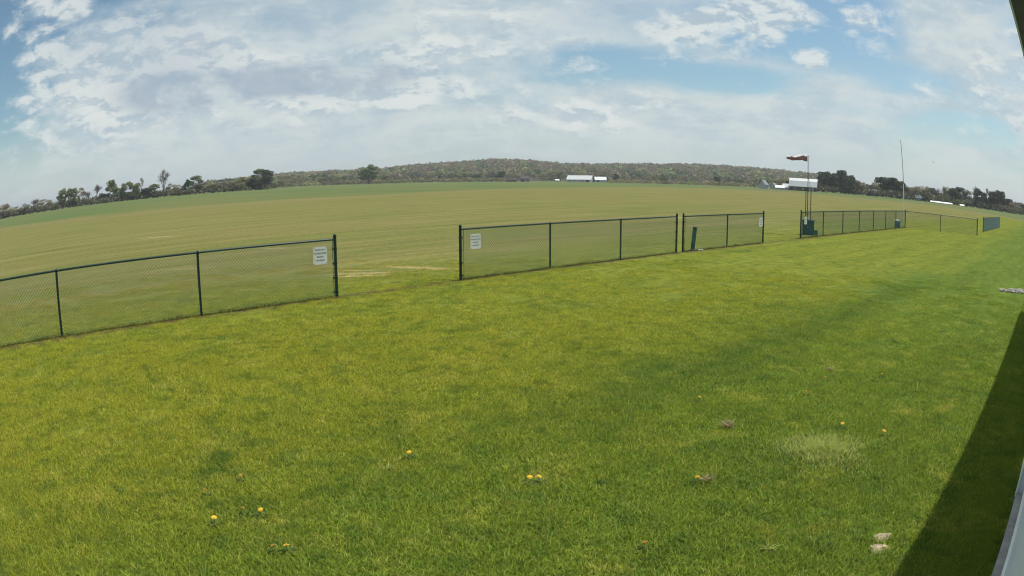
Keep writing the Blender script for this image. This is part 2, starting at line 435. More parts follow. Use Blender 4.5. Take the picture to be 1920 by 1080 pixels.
# wooded hill behind the far farm
HP = [(-60, .15), (-35, .3), (-26, .35), (-22, .75), (-19, .88), (-15.6, .91), (-11.2, .95), (-9.4, 1.18), (-5, 1.41), (-2.4, 1.61), (1, 1.5), (3.2, 1.28), (6.3, 1.2), (9.8, 1.3), (15, 1.4), (18.6, 1.28),
      (22, 1.18), (24.4, 1.05), (27.6, .75), (33, .6), (38, .6), (42, .5), (50, .4), (75, .3)]
HR = 1500.
def hill_el(a): return float(np.interp(a, [p[0] for p in HP], [p[1] for p in HP]))
def hill_z(a, r):
    top = max(0., HR * math.tan(R(hill_el(a))) + CAM_H - 12.)
    t = min(1, max(0, (r - 900) / (HR - 900))); t = t * t * (3 - 2 * t)
    return top * t - .5
vs = []; fs = []
ha = np.arange(-60, 70.01, 1.0); hr = [860, 950, 1050, 1150, 1250, 1350, 1450, 1500, 1600, 1800, 2200]
for i, a in enumerate(ha):
    for j, r in enumerate(hr):
        z = hill_z(a, min(r, HR)); z *= 1 if r <= 1600 else (.8 if r < 2000 else .0)
        vs.append((r * math.sin(R(a)), r * math.cos(R(a)), z if r > 860 else -1))
    if i:
        for j in range(len(hr) - 1):
            o = i * len(hr) + j; fs.append((o - len(hr), o, o + 1, o - len(hr) + 1))
me = bpy.data.meshes.new('hill'); me.from_pydata(vs, [], fs)
M['hill'] = pmat('hill_floor', (.10, .09, .05), .95, 0, .3, .02)
me.materials.append(M['hill'])
tag(link('hill', me), kind='structure')

# ------------------------------------------------------------------ foliage soup
def leaf_quads(centers, size, rgen, up=0.0):
    """random oriented quads round the centres: verts, faces"""
    n = len(centers)
    a = rgen.normal(size=(n, 3)); a /= np.linalg.norm(a, axis=1)[:, None]
    b = rgen.normal(size=(n, 3)); b -= (a * b).sum(1)[:, None] * a; b /= np.linalg.norm(b, axis=1)[:, None]
    s = (size * rgen.uniform(.6, 1.35, n))[:, None]
    v = np.stack([centers - a * s, centers - b * s * .6, centers + a * s, centers + b * s * .6], 1).reshape(-1, 3)
    f = np.arange(4 * n).reshape(-1, 4)
    return v, f

def crown_cloud(rgen, lobes, per, size, tone=.35):
    V = []; Cc = []
    for (c, r) in lobes:
        d = rgen.normal(size=(per, 3)); d /= np.linalg.norm(d, axis=1)[:, None]
        rad = r * rgen.uniform(.35, 1.0, per)[:, None] ** .6
        ctr = np.array(c) + d * rad * np.array([1, 1, .8])
        v, f = leaf_quads(ctr, np.full(per, size), rgen)
        V.append(v)
        k = rgen.uniform(1 - tone, 1 + tone) * rgen.uniform(.8, 1.2, per)
        Cc.append(np.repeat(k[:, None] * np.array([1, 1, 1]), 4, 0))
    V = np.concatenate(V); C_ = np.concatenate(Cc)
    return V, np.arange(len(V)).reshape(-1, 4), C_

# the far wood on the hill: several thousand crowns that read as one mass
def build_wood(name, azlim, rlim, n, seed, palette, rad=(4.2, 7.5), per=42):
    g = np.random.default_rng(seed)
    V = []; C_ = []
    for i in range(n):
        a = g.uniform(*azlim); r = g.uniform(*rlim)
        z = hill_z(a, r)
        rr = g.uniform(*rad)
        base = np.array([r * math.sin(R(a)), r * math.cos(R(a)), z + g.uniform(6, 9.5)])
        patch = math.sin(a * 1.7 + r * .011) * .8 + (1100 - r) / 300 + .3 + g.normal(0, 1.0)
        idx = int(np.clip((patch + 2) / 4 * len(palette), 0, len(palette) - 1))
        col = np.array(palette[idx]) * g.uniform(.75, 1.25)
        d = g.normal(size=(per, 3)); d[:, 2] = np.abs(d[:, 2]) * 1.1 - .35; d /= np.linalg.norm(d, axis=1)[:, None]
        ctr = base + d * rr * g.uniform(.6, 1.0, per)[:, None] * np.array([1, 1, .85])
        v, f = leaf_quads(ctr, np.full(per, rr * .26), g)
        V.append(v); C_.append(np.repeat(col[None] * g.uniform(.7, 1.3, per)[:, None], 4, 0))
    V = np.concatenate(V); C_ = np.concatenate(C_)
    me = soup(name, V, np.arange(len(V)).reshape(-1, 4), M['wood'], C_)
    return link(name, me)
PAL = [(.24, .175, .125), (.29, .22, .15), (.20, .165, .115), (.25, .225, .11), (.20, .225, .095), (.29, .32, .13), (.10, .13, .06)]
w1 = build_wood('hillside_wood', (-26, 27), (960, 1520), 4200, 11, PAL, (4.5, 9.5), 48)
tag(w1, 'brown and olive spring woodland covering the long low hill on the horizon', 'woodland', kind='stuff')
w2 = build_wood('distant_wood', (-50, -24), (900, 1000), 330, 12, PAL[2:], (3.5, 5.5), 30)
w2.location.z = -4
tag(w2, 'low dark belt of far woodland showing between the trees on the left', 'woodland', kind='stuff')
w3 = build_wood('distant_wood', (24, 50), (560, 640), 420, 13, [(.07, .062, .05), (.085, .07, .058), (.06, .065, .04)], (3.5, 5.0), 36)
w3.location.z = -3.5
tag(w3, 'dusky brown belt of woodland behind the tree row on the right', 'woodland', kind='stuff')

# ------------------------------------------------------------------ trees
def make_limbs(g, h0, nl, spread, r0, twigs=0, droop=0.0):
    """unit tree (height 1): trunk and limbs; returns MB, tips"""
    mb = MB(); tips = []
    def grow(p, d, L, r, lvl):
        q = p + d * L
        mb.tube(p, q, r, r * .66, n=5 if lvl < 2 else 3, caps=False)
        if lvl >= nl: tips.append(q); return
        k = g.integers(2, 4) if lvl else g.integers(3, 5)
        for i in range(k):
            dd = (d + Vector(g.normal(0, spread, 3)) + Vector((0, 0, .12 - droop * lvl))).normalized()
            grow(p + d * L * g.uniform(.55, 1.0) if i else q, dd, L * g.uniform(.6, .82), r * .6, lvl + 1)
    lean = Vector((g.normal(0, .05), g.normal(0, .05), 1)).normalized()
    grow(Vector((0, 0, -.02)), lean, h0, r0, 0)
    return mb, tips

def fit_unit(V, w=1.0):
    return V

def tree_variant(kind, seed):
    g = np.random.default_rng(seed)
    if kind == 'bare':
        trunk, t1 = make_limbs(g, .32, 3, .42, .026)
        tips = t1
        cr = MB()
        for t in tips:
            for i in range(9):
                d = (Vector((t.x, t.y, t.z - .35)) * 1.5 + Vector(g.normal(0, .35, 3)) + Vector((0, 0, .25))).normalized()
                q = t + d * g.uniform(.06, .17)
                cr.tube(t, q, .0042, .0022, n=3, caps=False)
                for j in range(3):
                    d2 = (d + Vector(g.normal(0, .55, 3))).normalized()
                    cr.tube(t.lerp(q, g.uniform(.3, 1)), q + d2 * g.uniform(.03, .08), .0026, .0015, n=3, caps=False)
        cv = np.array(cr.v); tv = np.array(trunk.v)
        s = 1.0 / max(cv[:, 2].max(), .5); wd = np.abs(cv[:, :2]).max() * 2
        for mbx in (trunk, cr): mbx.v = [(x / wd, y / wd, z * s) for x, y, z in mbx.v]
        return trunk.mesh('trunk', M['bark']), cr.mesh('crown', M['twig'])
    trunk, tips = make_limbs(g, .26, 2, .5, .028)
    n = {'leafy': 26, 'bud': 25, 'dense': 24}[kind]
    lobes = []
    for i in range(n):
        if kind == 'leafy':
            t = g.uniform(0, 1); z = .28 + .64 * t; w = .30 * math.sin(math.pi * (.18 + .75 * t)) ** .7
            r = g.uniform(.075, .135)
        elif kind == 'bud':
            t = g.uniform(0, 1); z = .20 + .68 * t; w = .34 * math.sin(math.pi * (.25 + .68 * t)) ** .6
            r = g.uniform(.09, .15)
        else:
            t = g.uniform(0, 1); z = .14 + .70 * t; w = .33 * math.sin(math.pi * (.35 + .6 * t)) ** .6
            r = g.uniform(.11, .17)
        a = g.uniform(0, 2 * math.pi); q = w * math.sqrt(g.uniform(.1, 1))
        lobes.append(((q * math.cos(a), q * math.sin(a), z), r))
    per = {'leafy': 120, 'bud': 85, 'dense': 150}[kind]; size = {'leafy': .027, 'bud': .022, 'dense': .030}[kind]
    V, F, C_ = crown_cloud(g, lobes, per, size)
    # twigs reach out to the lobes
    for (c, r) in lobes:
        t = min(tips, key=lambda p: (p - Vector(c)).length)
        trunk.tube(t * .98, Vector(c), .006, .003, n=3, caps=False)
        if kind == 'bud':
            for j in range(7):
                d = Vector(g.normal(0, 1, 3)).normalized(); trunk.tube(c, Vector(c) + d * r * g.uniform(.7, 1.25), .003, .0016, n=3, caps=False)
    zt = V[:, 2].max(); wd = (V[:, 0].max() - V[:, 0].min() + V[:, 1].max() - V[:, 1].min()) / 2
    V = V / np.array([wd, wd, zt]); trunk.v = [(x / wd, y / wd, z / zt) for x, y, z in trunk.v]
    return trunk.mesh('trunk', M['bark_dark'] if kind == 'dense' else M['bark']), soup('crown', V, F, M[kind], C_)

VAR = {k: [tree_variant(k, 100 + i * 13 + len(k)) for i in range(4)] for k in ('leafy', 'bud', 'dense', 'bare')}
NAMES = {'leafy': 'leafy_tree', 'bud': 'budding_tree', 'dense': 'dense_tree', 'bare': 'bare_tree'}
LOOK = {'leafy': 'fresh green leafy tree', 'bud': 'hazy brown tree coming into bud', 'dense': 'dark dense bushy tree', 'bare': 'bare grey-brown tree with open branches'}
SHORT = {'leafy': 'green leafy tree', 'bud': 'brown budding tree', 'dense': 'dark bushy tree', 'bare': 'bare twiggy tree'}
ORD = ['first', 'second', 'third', 'fourth', 'fifth', 'sixth', 'seventh', 'eighth', 'ninth', 'tenth', 'eleventh', 'twelfth', 'thirteenth', 'fourteenth', 'fifteenth',
       'sixteenth', 'seventeenth', 'eighteenth', 'nineteenth', 'twentieth', 'twenty-first', 'twenty-second', 'twenty-third', 'twenty-fourth', 'twenty-fifth',
       'twenty-sixth', 'twenty-seventh', 'twenty-eighth', 'twenty-ninth', 'thirtieth', 'thirty-first', 'thirty-second', 'thirty-third']
tg = np.random.default_rng(5)
def tree(az, r, h, w, kind, label, group, z=0.0):
    t = VAR[kind][int(tg.integers(0, 4))]
    o = empty(NAMES[kind], (r * math.sin(R(az)), r * math.cos(R(az)), z), tg.uniform(0, 6.28))
    o.scale = (w, w, h)
    link('trunk', t[0], o); link('crown', t[1], o)
    return tag(o, label, 'tree', group)

LEFT = [(-45.51,9.1,12.2,'bud'),(-44.33,6.1,11.0,'bud'),(-43.11,7.3,8.1,'bare'),(-42.26,9.1,10.7,'bare'),(-41.03,7.9,10.4,'bud'),(-40.15,3.4,7.7,'dense'),(-39.18,13.0,6.8,'leafy'),
 (-38.22,12.4,8.3,'leafy'),(-37.48,11.8,8.2,'bud'),(-36.65,9.0,7.3,'bare'),(-35.88,13.1,7.2,'bare'),(-35.22,6.5,8.7,'dense'),(-34.47,14.3,5.9,'leafy'),(-33.87,9.5,5.1,'leafy'),(-32.98,11.8,7.7,'leafy'),
 (-32.14,10.2,6.1,'leafy'),(-31.71,13.6,5.3,'bare'),(-31.18,6.8,8.3,'dense'),(-30.60,8.8,7.5,'leafy'),(-29.75,17.7,11.2,'bare'),(-29.04,8.1,5.9,'bud'),(-28.34,7.0,6.6,'bud'),(-27.63,10.0,4.7,'dense'),
 (-26.89,11.9,7.2,'leafy'),(-26.39,10.3,5.1,'bare'),(-25.48,6.4,9.3,'bud'),(-24.56,6.6,10.0,'bud'),(-23.70,7.2,8.5,'bud'),(-23.03,8.9,7.8,'bud'),(-22.13,8.1,9.1,'dense'),(-21.50,13.7,7.7,'leafy'),(-20.83,12.7,9.1,'dense')]
for i, (a, h, w, k) in enumerate(LEFT):
    if i == 19: lb = 'tallest bare tree, its forked open crown standing over the left hedgerow'
    else: lb = '%s, %s from the left in the left hedgerow' % (SHORT[k], ORD[i])
    tree(a, 450 + tg.uniform(-6, 10), h * 1.03, w * (1.5 if i != 19 else 1.15), k, lb, 'trees in the left hedgerow')
RIGHT = [(25.07,12.9,10.0,'leafy'),(25.81,12.0,8.0,'dense'),(26.54,14.6,7.4,'leafy'),(27.19,11.4,9.5,'dense'),(27.79,8.9,8.2,'dense'),(28.35,7.9,7.5,'bud'),(28.96,7.0,6.9,'bare'),(29.53,8.3,5.5,'bud'),
 (30.19,12.2,10.5,'dense'),(31.00,12.4,9.2,'leafy'),(31.77,10.7,8.5,'dense'),(32.50,8.3,8.6,'bud'),(33.24,8.5,7.9,'bud'),(33.98,9.0,8.0,'bud'),(34.73,8.9,7.4,'dense'),(35.44,9.1,7.4,'bare'),(36.05,10.5,6.0,'bud'),
 (36.82,10.2,9.1,'dense'),(37.40,11.3,8.4,'dense'),(38.08,10.3,6.2,'bud'),(38.77,13.0,7.8,'bare'),(39.41,11.7,8.7,'dense'),(40.07,12.6,7.2,'bare'),(40.72,11.5,8.9,'dense'),(41.50,12.6,9.0,'leafy'),
 (42.16,8.7,9.1,'dense'),(42.90,6.6,9.2,'bud'),(43.76,7.7,8.5,'bare')]
for i, (a, h, w, k) in enumerate(RIGHT):
    tree(a, 428 + tg.uniform(-4, 14), h * 1.03, w * 1.55, k if k != 'leafy' else 'dense', '%s, %s right of the gambrel barn in the tree row' % (SHORT[k if k != 'leafy' else 'dense'], ORD[i]), 'trees in the right tree row')
tree(-12.5, 640, 18.5, 21, 'leafy', 'biggest broad green tree, standing alone before the wood left of centre', None)
tree(-19.6, 640, 12.0, 14.0, 'bud', 'brown budding tree just right of the last dark tree of the left hedgerow', None)
tree(-1.56, 735, 11.5, 12.5, 'dense', 'dark bushy tree just left of the low dark barn at the far farm', None)
tree(-3.6, 735, 8.5, 10.5, 'dense', 'lower dark bushy tree left of the dark barn at the far farm', None)
# front row of the wood
gfr = np.random.default_rng(31)
for a in np.arange(-20.2, 24.3, .52):
    if 19.2 < a < 24.6: r = gfr.uniform(520, 560); h = gfr.uniform(6, 8.5)
    elif -1.2 < a < 7.6: r = gfr.uniform(790, 850); h = gfr.uniform(9, 13)
    elif a > 7.6: r = gfr.uniform(600, 700); h = gfr.uniform(5.5, 9.0)
    else: r = gfr.uniform(700, 800); h = gfr.uniform(7.5, 11)
    k = gfr.choice(['bud', 'leafy', 'bud', 'bare', 'dense'], p=[.35, .22, .2, .13, .1])
    tree(a + gfr.uniform(-.2, .2), r, h, h * gfr.uniform(.9, 1.35), k, '%s in the front edge of the wood across the field' % LOOK[k], 'trees in the front edge of the far wood, ' + NAMES[k].replace('_', ' '))

# scrubby undergrowth along the tree rows
def scrub(name, runs, seed, label, cols):
    g = np.random.default_rng(seed); V = []; C_ = []
    for (a0, a1, r0, r1, n, hh) in runs:
        for i in range(n):
            a = g.uniform(a0, a1); r = g.uniform(r0, r1); rr = g.uniform(.6, 1.0) * hh
            base = np.array([r * math.sin(R(a)), r * math.cos(R(a)), rr * .45])
            per = 34; d = g.normal(size=(per, 3)); d[:, 2] = np.abs(d[:, 2]) - .3; d /= np.linalg.norm(d, axis=1)[:, None]
            ctr = base + d * rr * g.uniform(.5, 1.0, per)[:, None] * np.array([1.2, 1.2, .8])
            ctr[:, 2] = np.maximum(ctr[:, 2], .1)
            v, _ = leaf_quads(ctr, np.full(per, rr * .26), g); V.append(v)
            col = np.array(cols[g.integers(len(cols))]) * g.uniform(.75, 1.25)
            C_.append(np.repeat(col[None] * 2.1 * g.uniform(.7, 1.3, per)[:, None], 4, 0))
    V = np.concatenate(V); C_ = np.concatenate(C_)
    return tag(link(name, soup(name, V, np.arange(len(V)).reshape(-1, 4), M['wood'], C_)), label, 'undergrowth', kind='stuff')
dk = [(.07, .072, .045), (.07, .062, .045), (.06, .068, .035), (.085, .07, .055)]
md = [(.10, .105, .045), (.13, .10, .07), (.12, .13, .05), (.10, .085, .06), (.15, .145, .07)]
scrub('undergrowth', [(-47, -20.3, 446, 464, 420, 3.6)], 41, 'dark scrubby undergrowth filling the foot of the left hedgerow', dk)
scrub('undergrowth', [(-20.5, -1, 690, 720, 260, 4.0), (7.2, 19.5, 560, 640, 330, 2.8)], 42, 'olive and brown scrub along the foot of the far wood', md)
scrub('undergrowth', [(24.7, 48, 420, 438, 340, 4.2)], 43, 'very dark undergrowth filling the foot of the right tree row', dk[:3])

# ------------------------------------------------------------------ farm buildings
def gable_house(name, az, r, L, Wd, hw, hr, rot, wall, roof, label, cat, over=.4, gambrel=False, windows=(), door=None, seams=0):
    """long axis along local x; front (-y local) faces the camera before rot"""
    loc = (r * math.sin(R(az)), r * math.cos(R(az)), 0)
    o = empty(name, loc, R(-az) + R(rot)); tag(o, label, cat)
    w = MB(); hx, hy = L / 2, Wd / 2
    if gambrel: prof = [(-hy, 0), (-hy, hw), (-hy * .62, hw + (hr - hw) * .66), (0, hr), (hy * .62, hw + (hr - hw) * .66), (hy, hw), (hy, 0)]
    else: prof = [(-hy, 0), (-hy, hw), (0, hr), (hy, hw), (hy, 0)]
    n = len(prof)
    v = [(-hx, y, z) for y, z in prof] + [(hx, y, z) for y, z in prof]
    w.add(v, [tuple(range(n)), tuple(reversed(range(n, 2 * n)))] + [(i, n + i, n + i + 1, i + 1) for i in (0, n - 2)])
    w.build('wall', wall, o)
    rp = prof[1:-1]; th = .12
    k = over / hy
    rp = [(rp[0][0] * (1 + k), rp[0][1] - .25)] + rp[1:-1] + [(rp[-1][0] * (1 + k), rp[-1][1] - .25)]
    rf = MB(); m = len(rp); ex = hx + over
    v = [(-ex, y, z + .02) for y, z in rp] + [(ex, y, z + .02) for y, z in rp] + [(-ex, y, z + .02 + th) for y, z in rp] + [(ex, y, z + .02 + th) for y, z in rp]
    fs = []
    for i in range(m - 1):
        fs += [(i, i + 1, m + i + 1, m + i), (2 * m + i, 3 * m + i, 3 * m + i + 1, 2 * m + i + 1), (i, 2 * m + i, 2 * m + i + 1, i + 1), (m + i, m + i + 1, 3 * m + i + 1, 3 * m + i)]
    fs += [(0, m, 3 * m, 2 * m), (m - 1, 3 * m - 1, 4 * m - 1, 2 * m - 1)]
    rf.add(v, fs)
    ro = rf.build('roof', roof, o)
    if seams:
        sm = MB()
        for s_ in range(seams + 1):
            x = -ex + .1 + (2 * ex - .2) * s_ / seams
            for i in range(m - 1):
                (y0, z0), (y1, z1) = rp[i], rp[i + 1]
                sm.tube((x, y0, z0 + th + .04), (x, y1, z1 + th + .04), .05, n=4, sm=False)
        sm.build('roof_ribs', roof, ro)['kind'] = 'stuff'
    for (x, z, ww, hh) in windows:
        f = MB(); f.box((x - ww / 2, -hy - .06, z), (x + ww / 2, -hy - .003, z + hh)); fr = f.build('window', M['trim'], o)
        g2 = MB(); g2.box((x - ww / 2 + .1, -hy - .08, z + .1), (x + ww / 2 - .1, -hy - .061, z + hh - .1)); g2.build('pane', M['glass'], fr)
    if door:
        x, ww, hh = door; d = MB(); d.box((x - ww / 2, -hy - .07, 0), (x + ww / 2, -hy - .004, hh)); d.build('door', M['darkwood'] if wall is not M['darkwood'] else M['roofgrey'], o)
    return o
gable_house('barn', 4.9, 700, 25, 13, 2.6, 6.6, -14, M['paleshade'], M['roofmetal'], 'long low barn with a white roof at the centre of the far farm', 'barn',
            windows=[(-9, 1, 2, 1.2), (-4, 1, 2, 1.2), (4, 1, 2, 1.2)], door=(9, 3, 2.4), seams=8)
gable_house('barn', 6.55, 700, 11.5, 9, 2.4, 5.4, 8, M['paleshade'], M['roofmetal'], 'shorter white-roofed barn just right of the long one at the far farm', 'barn', door=(-3, 2.6, 2.2), seams=5)
gable_house('barn', 7.25, 706, 6, 8, 2.6, 5.6, 60, M['darkwood'], M['darkwood'], 'small dark brown shed at the right end of the far farm', 'barn')
gable_house('barn', .35, 712, 8.5, 8, 3.2, 5.8, 4, M['darkwood'], M['darkwood'], 'dark brown barn at the left end of the far farm', 'barn', door=(1, 2.6, 2.4))
gable_house('shed', -.75, 712, 11, 5, 1.8, 2.9, 2, M['darkwood'], M['bark_dark'], 'long low dark shed joined on the left of the dark barn', 'shed')
gable_house('shed', 3.0, 690, 3.6, 3, 1.6, 2.5, 20, M['paleshade'], M['roofmetal'], 'tiny white shed left of the long white-roofed barn', 'shed')
gable_house('shed', -2.9, 700, 4.0, 3, 1.6, 2.8, -20, M['paleshade'], M['roofgrey'], 'tiny pale shed left of the dark barn, among trees', 'shed')
gable_house('barn', 23.35, 420, 16.6, 9.5, 2.7, 7.3, -4, M['darkwood'], M['roofmetal'], 'tall dark barn with a gleaming white gambrel roof behind the windsock', 'barn', gambrel=True, door=(5.2, 3, 2.3), windows=[(-5, .8, 1.1, .9), (0, .8, 1.1, .9)], seams=12)
gable_house('shed', 21.35, 414, 5.0, 5, 1.3, 2.5, 6, M['paleshade'], M['roofmetal'], 'low white-roofed lean-to left of the gambrel barn, nearest the two houses', 'shed')
gable_house('shed', 21.95, 424, 4.6, 6, 1.7, 3.7, -10, M['paleshade'], M['roofmetal'], 'white-roofed shed touching the left end of the gambrel barn', 'shed')
gable_house('farmhouse', 20.0, 430, 4.4, 4.6, 2.4, 5.2, 62, M['paleshade'], M['roofgrey'], 'pale grey farmhouse left of the gambrel barn, at the edge of the scrub', 'house', windows=[(-1.1, .9, .9, 1.1), (1.1, .9, .9, 1.1)])
gable_house('farmhouse', 20.85, 440, 3.2, 3.6, 1.8, 3.9, 62, M['paleshade'], M['roofgrey'], 'small grey house between the farmhouse and the low white roofs', 'house', windows=[(0, .9, 1, 1)])
gable_house('house', 29.3, 424, 6.0, 5, 1.8, 3.9, -12, M['blue_house'], M['roofgrey'], 'blue-grey house under trees left of the flagpole', 'house', windows=[(-1.6, .6, 1.0, .9), (1.4, .6, 1.0, .9)])
gable_house('house', 33.4, 418, 3.6, 4, 1.7, 3.1, 10, M['blue_house'], M['blue_house'], 'small blue house in front of the right tree row', 'house', windows=[(-.3, .7, 2.0, .8)])
gable_house('shed', 35.6, 405, 14, 2.4, .45, .9, 3, M['paleshade'], M['roofmetal'], 'very long low white roof at the foot of the right tree row', 'shed')
gable_house('shed', 37.6, 405, 2.4, 2.4, .45, .9, 0, M['paleshade'], M['roofmetal'], 'short low white roof right of the long white one', 'shed')

# ------------------------------------------------------------------ chain-link fence
TOP = 1.22
capm = MB(); capm.lathe([(.036, -.03), (.038, 0), (.034, .018), (.02, .032), (.001, .038)], 10)
cap_me = capm.mesh('post_cap', M['green_vinyl'])
loopm = MB(); loopm.lathe([(.028, -.05), (.030, -.005), (.034, .0), (.030, .022), (.015, .034), (.001, .036)], 10)
loop_me = loopm.mesh('loop_cap', M['green_vinyl'])
tp = MB(); tp.tube((0, 0, -.08), (0, 0, 1.30), .034, n=12); term_me = tp.mesh('post', M['green_vinyl'])
lp = MB(); lp.tube((0, 0, -.08), (0, 0, TOP - .02), .026, n=12); line_me = lp.mesh('post', M['green_vinyl'])
band = MB(); band.tube((0, 0, -.018), (0, 0, .018), .041, n=10); band.box((.03, -.012, -.018), (.075, .012, .018)); band_me = band.mesh('tension_band', M['green_vinyl'])

def chain_fence(posts, terms, label, hterm=1.30, bar_ends=True):
    """posts: list of (x, y); terms: indices of terminal posts"""
    P = [Vector((x, y, 0)) for x, y in posts]
    root = empty('chain_link_fence', P[0]); tag(root, label, 'fence', 'green chain-link fence runs along the airfield')
    def rel(v): return v - P[0]
    rail = MB(); mesh = MB(); wires = []
    for i, p in enumerate(P):
        if i in terms:
            po = link('post', term_me, root, rel(p)); po.scale = (1, 1, hterm / 1.30)
            link('post_cap', cap_me, po, (0, 0, 1.30))
            nb = P[i + 1] - p if i == 0 else P[i - 1] - p
            for z in (.12, .42, .72, 1.02):
                bo = link('tension_band', band_me, po, (0, 0, z)); bo.rotation_euler = (0, 0, math.atan2(nb.y, nb.x))
        else:
            po = link('post', line_me, root, rel(p)); link('loop_cap', loop_me, po, (0, 0, TOP))
    for i in range(len(P) - 1):
        a, b = rel(P[i]), rel(P[i + 1]); d = (b - a).normalized()
        e0 = .0; z = Vector((0, 0, TOP))
        rail.tube(a + z, b + z, .0215, n=10)
    rail.build('top_rail', M['green_vinyl'], root)
    d = (P[-1] - P[0]).normalized()
    nrm = Vector((d.y, -d.x, 0))
    if nrm.dot(P[0]) > 0: nrm = -nrm              # fabric on the side towards the hangar
    # fabric: diagonal wires of a 50 mm diamond mesh, each span in turn
    fb = MB(); pitch = .0707; r = .0032
    for i in range(len(P) - 1):
        a, b = rel(P[i]), rel(P[i + 1]); L = (b - a).length; dd = (b - a) / L
        o = nrm * .033; z0, z1 = .045, TOP + .035; H = z1 - z0
        n0 = int(-H / pitch) - 1; n1 = int(L / pitch) + 1
        for sgn in (1, -1):
            for k in range(n0, n1 + 1 if sgn == 1 else n1 + int(H / pitch) + 2):
                s0 = k * pitch
                # wire from (s0, z0) going up with slope 1 along sgn
                sa, sb = s0, s0 + sgn * H
                ta, tb = 0., 1.
                if sgn == 1:
                    if sa < 0: ta = -sa / H
                    if sb > L: tb = (L - sa) / H
                else:
                    if sa > L: ta = (sa - L) / H
                    if sb < 0: tb = sa / H
                if tb - ta < .02 or sa + sgn * H * ta > L + 1e-6 or sa + sgn * H * ta < -1e-6: continue
                q = nrm * (.0022 * sgn)
                pa = a + dd * (sa + sgn * H * ta) + o + q + Vector((0, 0, z0 + H * ta)); pb = a + dd * (sa + sgn * H * tb) + o + q + Vector((0, 0, z0 + H * tb))
                fb.tube(pa, pb, r, n=3, caps=False, sm=False)
        # twisted knuckles standing over the rail
        for k in range(int(L / pitch) + 1):
            c = a + dd * (k * pitch + .01) + o + Vector((0, 0, z1))
            fb.tube(c, c + Vector((0, 0, .022)), .0042, .003, n=3, sm=False)
    f = fb.build('chain_mesh', M['wire'], root); f['kind'] = 'stuff'
    tw = MB(); tw.tube(rel(P[0]) + nrm * .03 + Vector((0, 0, .07)), rel(P[-1]) + nrm * .03 + Vector((0, 0, .07)), .003, n=4)
    if len(P) > 1: tw.build('tension_wire', M['wire'], root)
    for i in (0, len(P) - 1):
        if i in terms:
            tb = MB(); q = rel(P[i]) + (d if i == 0 else -d) * .075 + nrm * .03
            tb.tube(q + Vector((0, 0, .05)), q + Vector((0, 0, TOP)), .006, n=4)
            tb.build('tension_bar', M['green_vinyl'], root)
    return root

f0 = Vector((-3.85, 13.99)); fd = Vector((FDIR.x, FDIR.y))
A = [(-12.93, 5.68), (-10.62, 7.79), (-8.37, 9.95), (-6.07, 11.95), (-3.85, 14.02)]
B = [(-1.42, 16.34), (.79, 18.50), (3.0, 20.63), (5.21, 22.76)]
Cx = [(5.50, 23.03), (7.73, 25.16), (9.91, 27.14)]
D = [(12.92, 30.15), (15.15, 32.35), (17.38, 34.46), (19.60, 36.58), (21.83, 38.70), (24.04, 40.80), (26.15, 42.82), (28.1, 44.5)]
Ex = [(28.1, 44.5), (30.85, 43.18), (34.1, 41.9)]
G = [(40.41 + 2.2 * i, 48.64 + 2.09 * i) for i in range(8)]
chain_fence(A, (4,), 'green chain-link fence run at the left edge with a sign at its right end')
chain_fence(B, (0, 3), 'green chain-link fence run in the middle, with a sign at its left end')
chain_fence(Cx, (0, 2), 'short green chain-link fence run with a leaning post and a sign at its right end')
chain_fence(D, (0, 7), 'long green chain-link fence run receding behind the windsock to the corner')
chain_fence(Ex, (2,), 'green chain-link fence run turning back from the corner by the flagpole')
chain_fence(G, (0, 7), 'farthest green chain-link fence run, seen almost end on at the right')

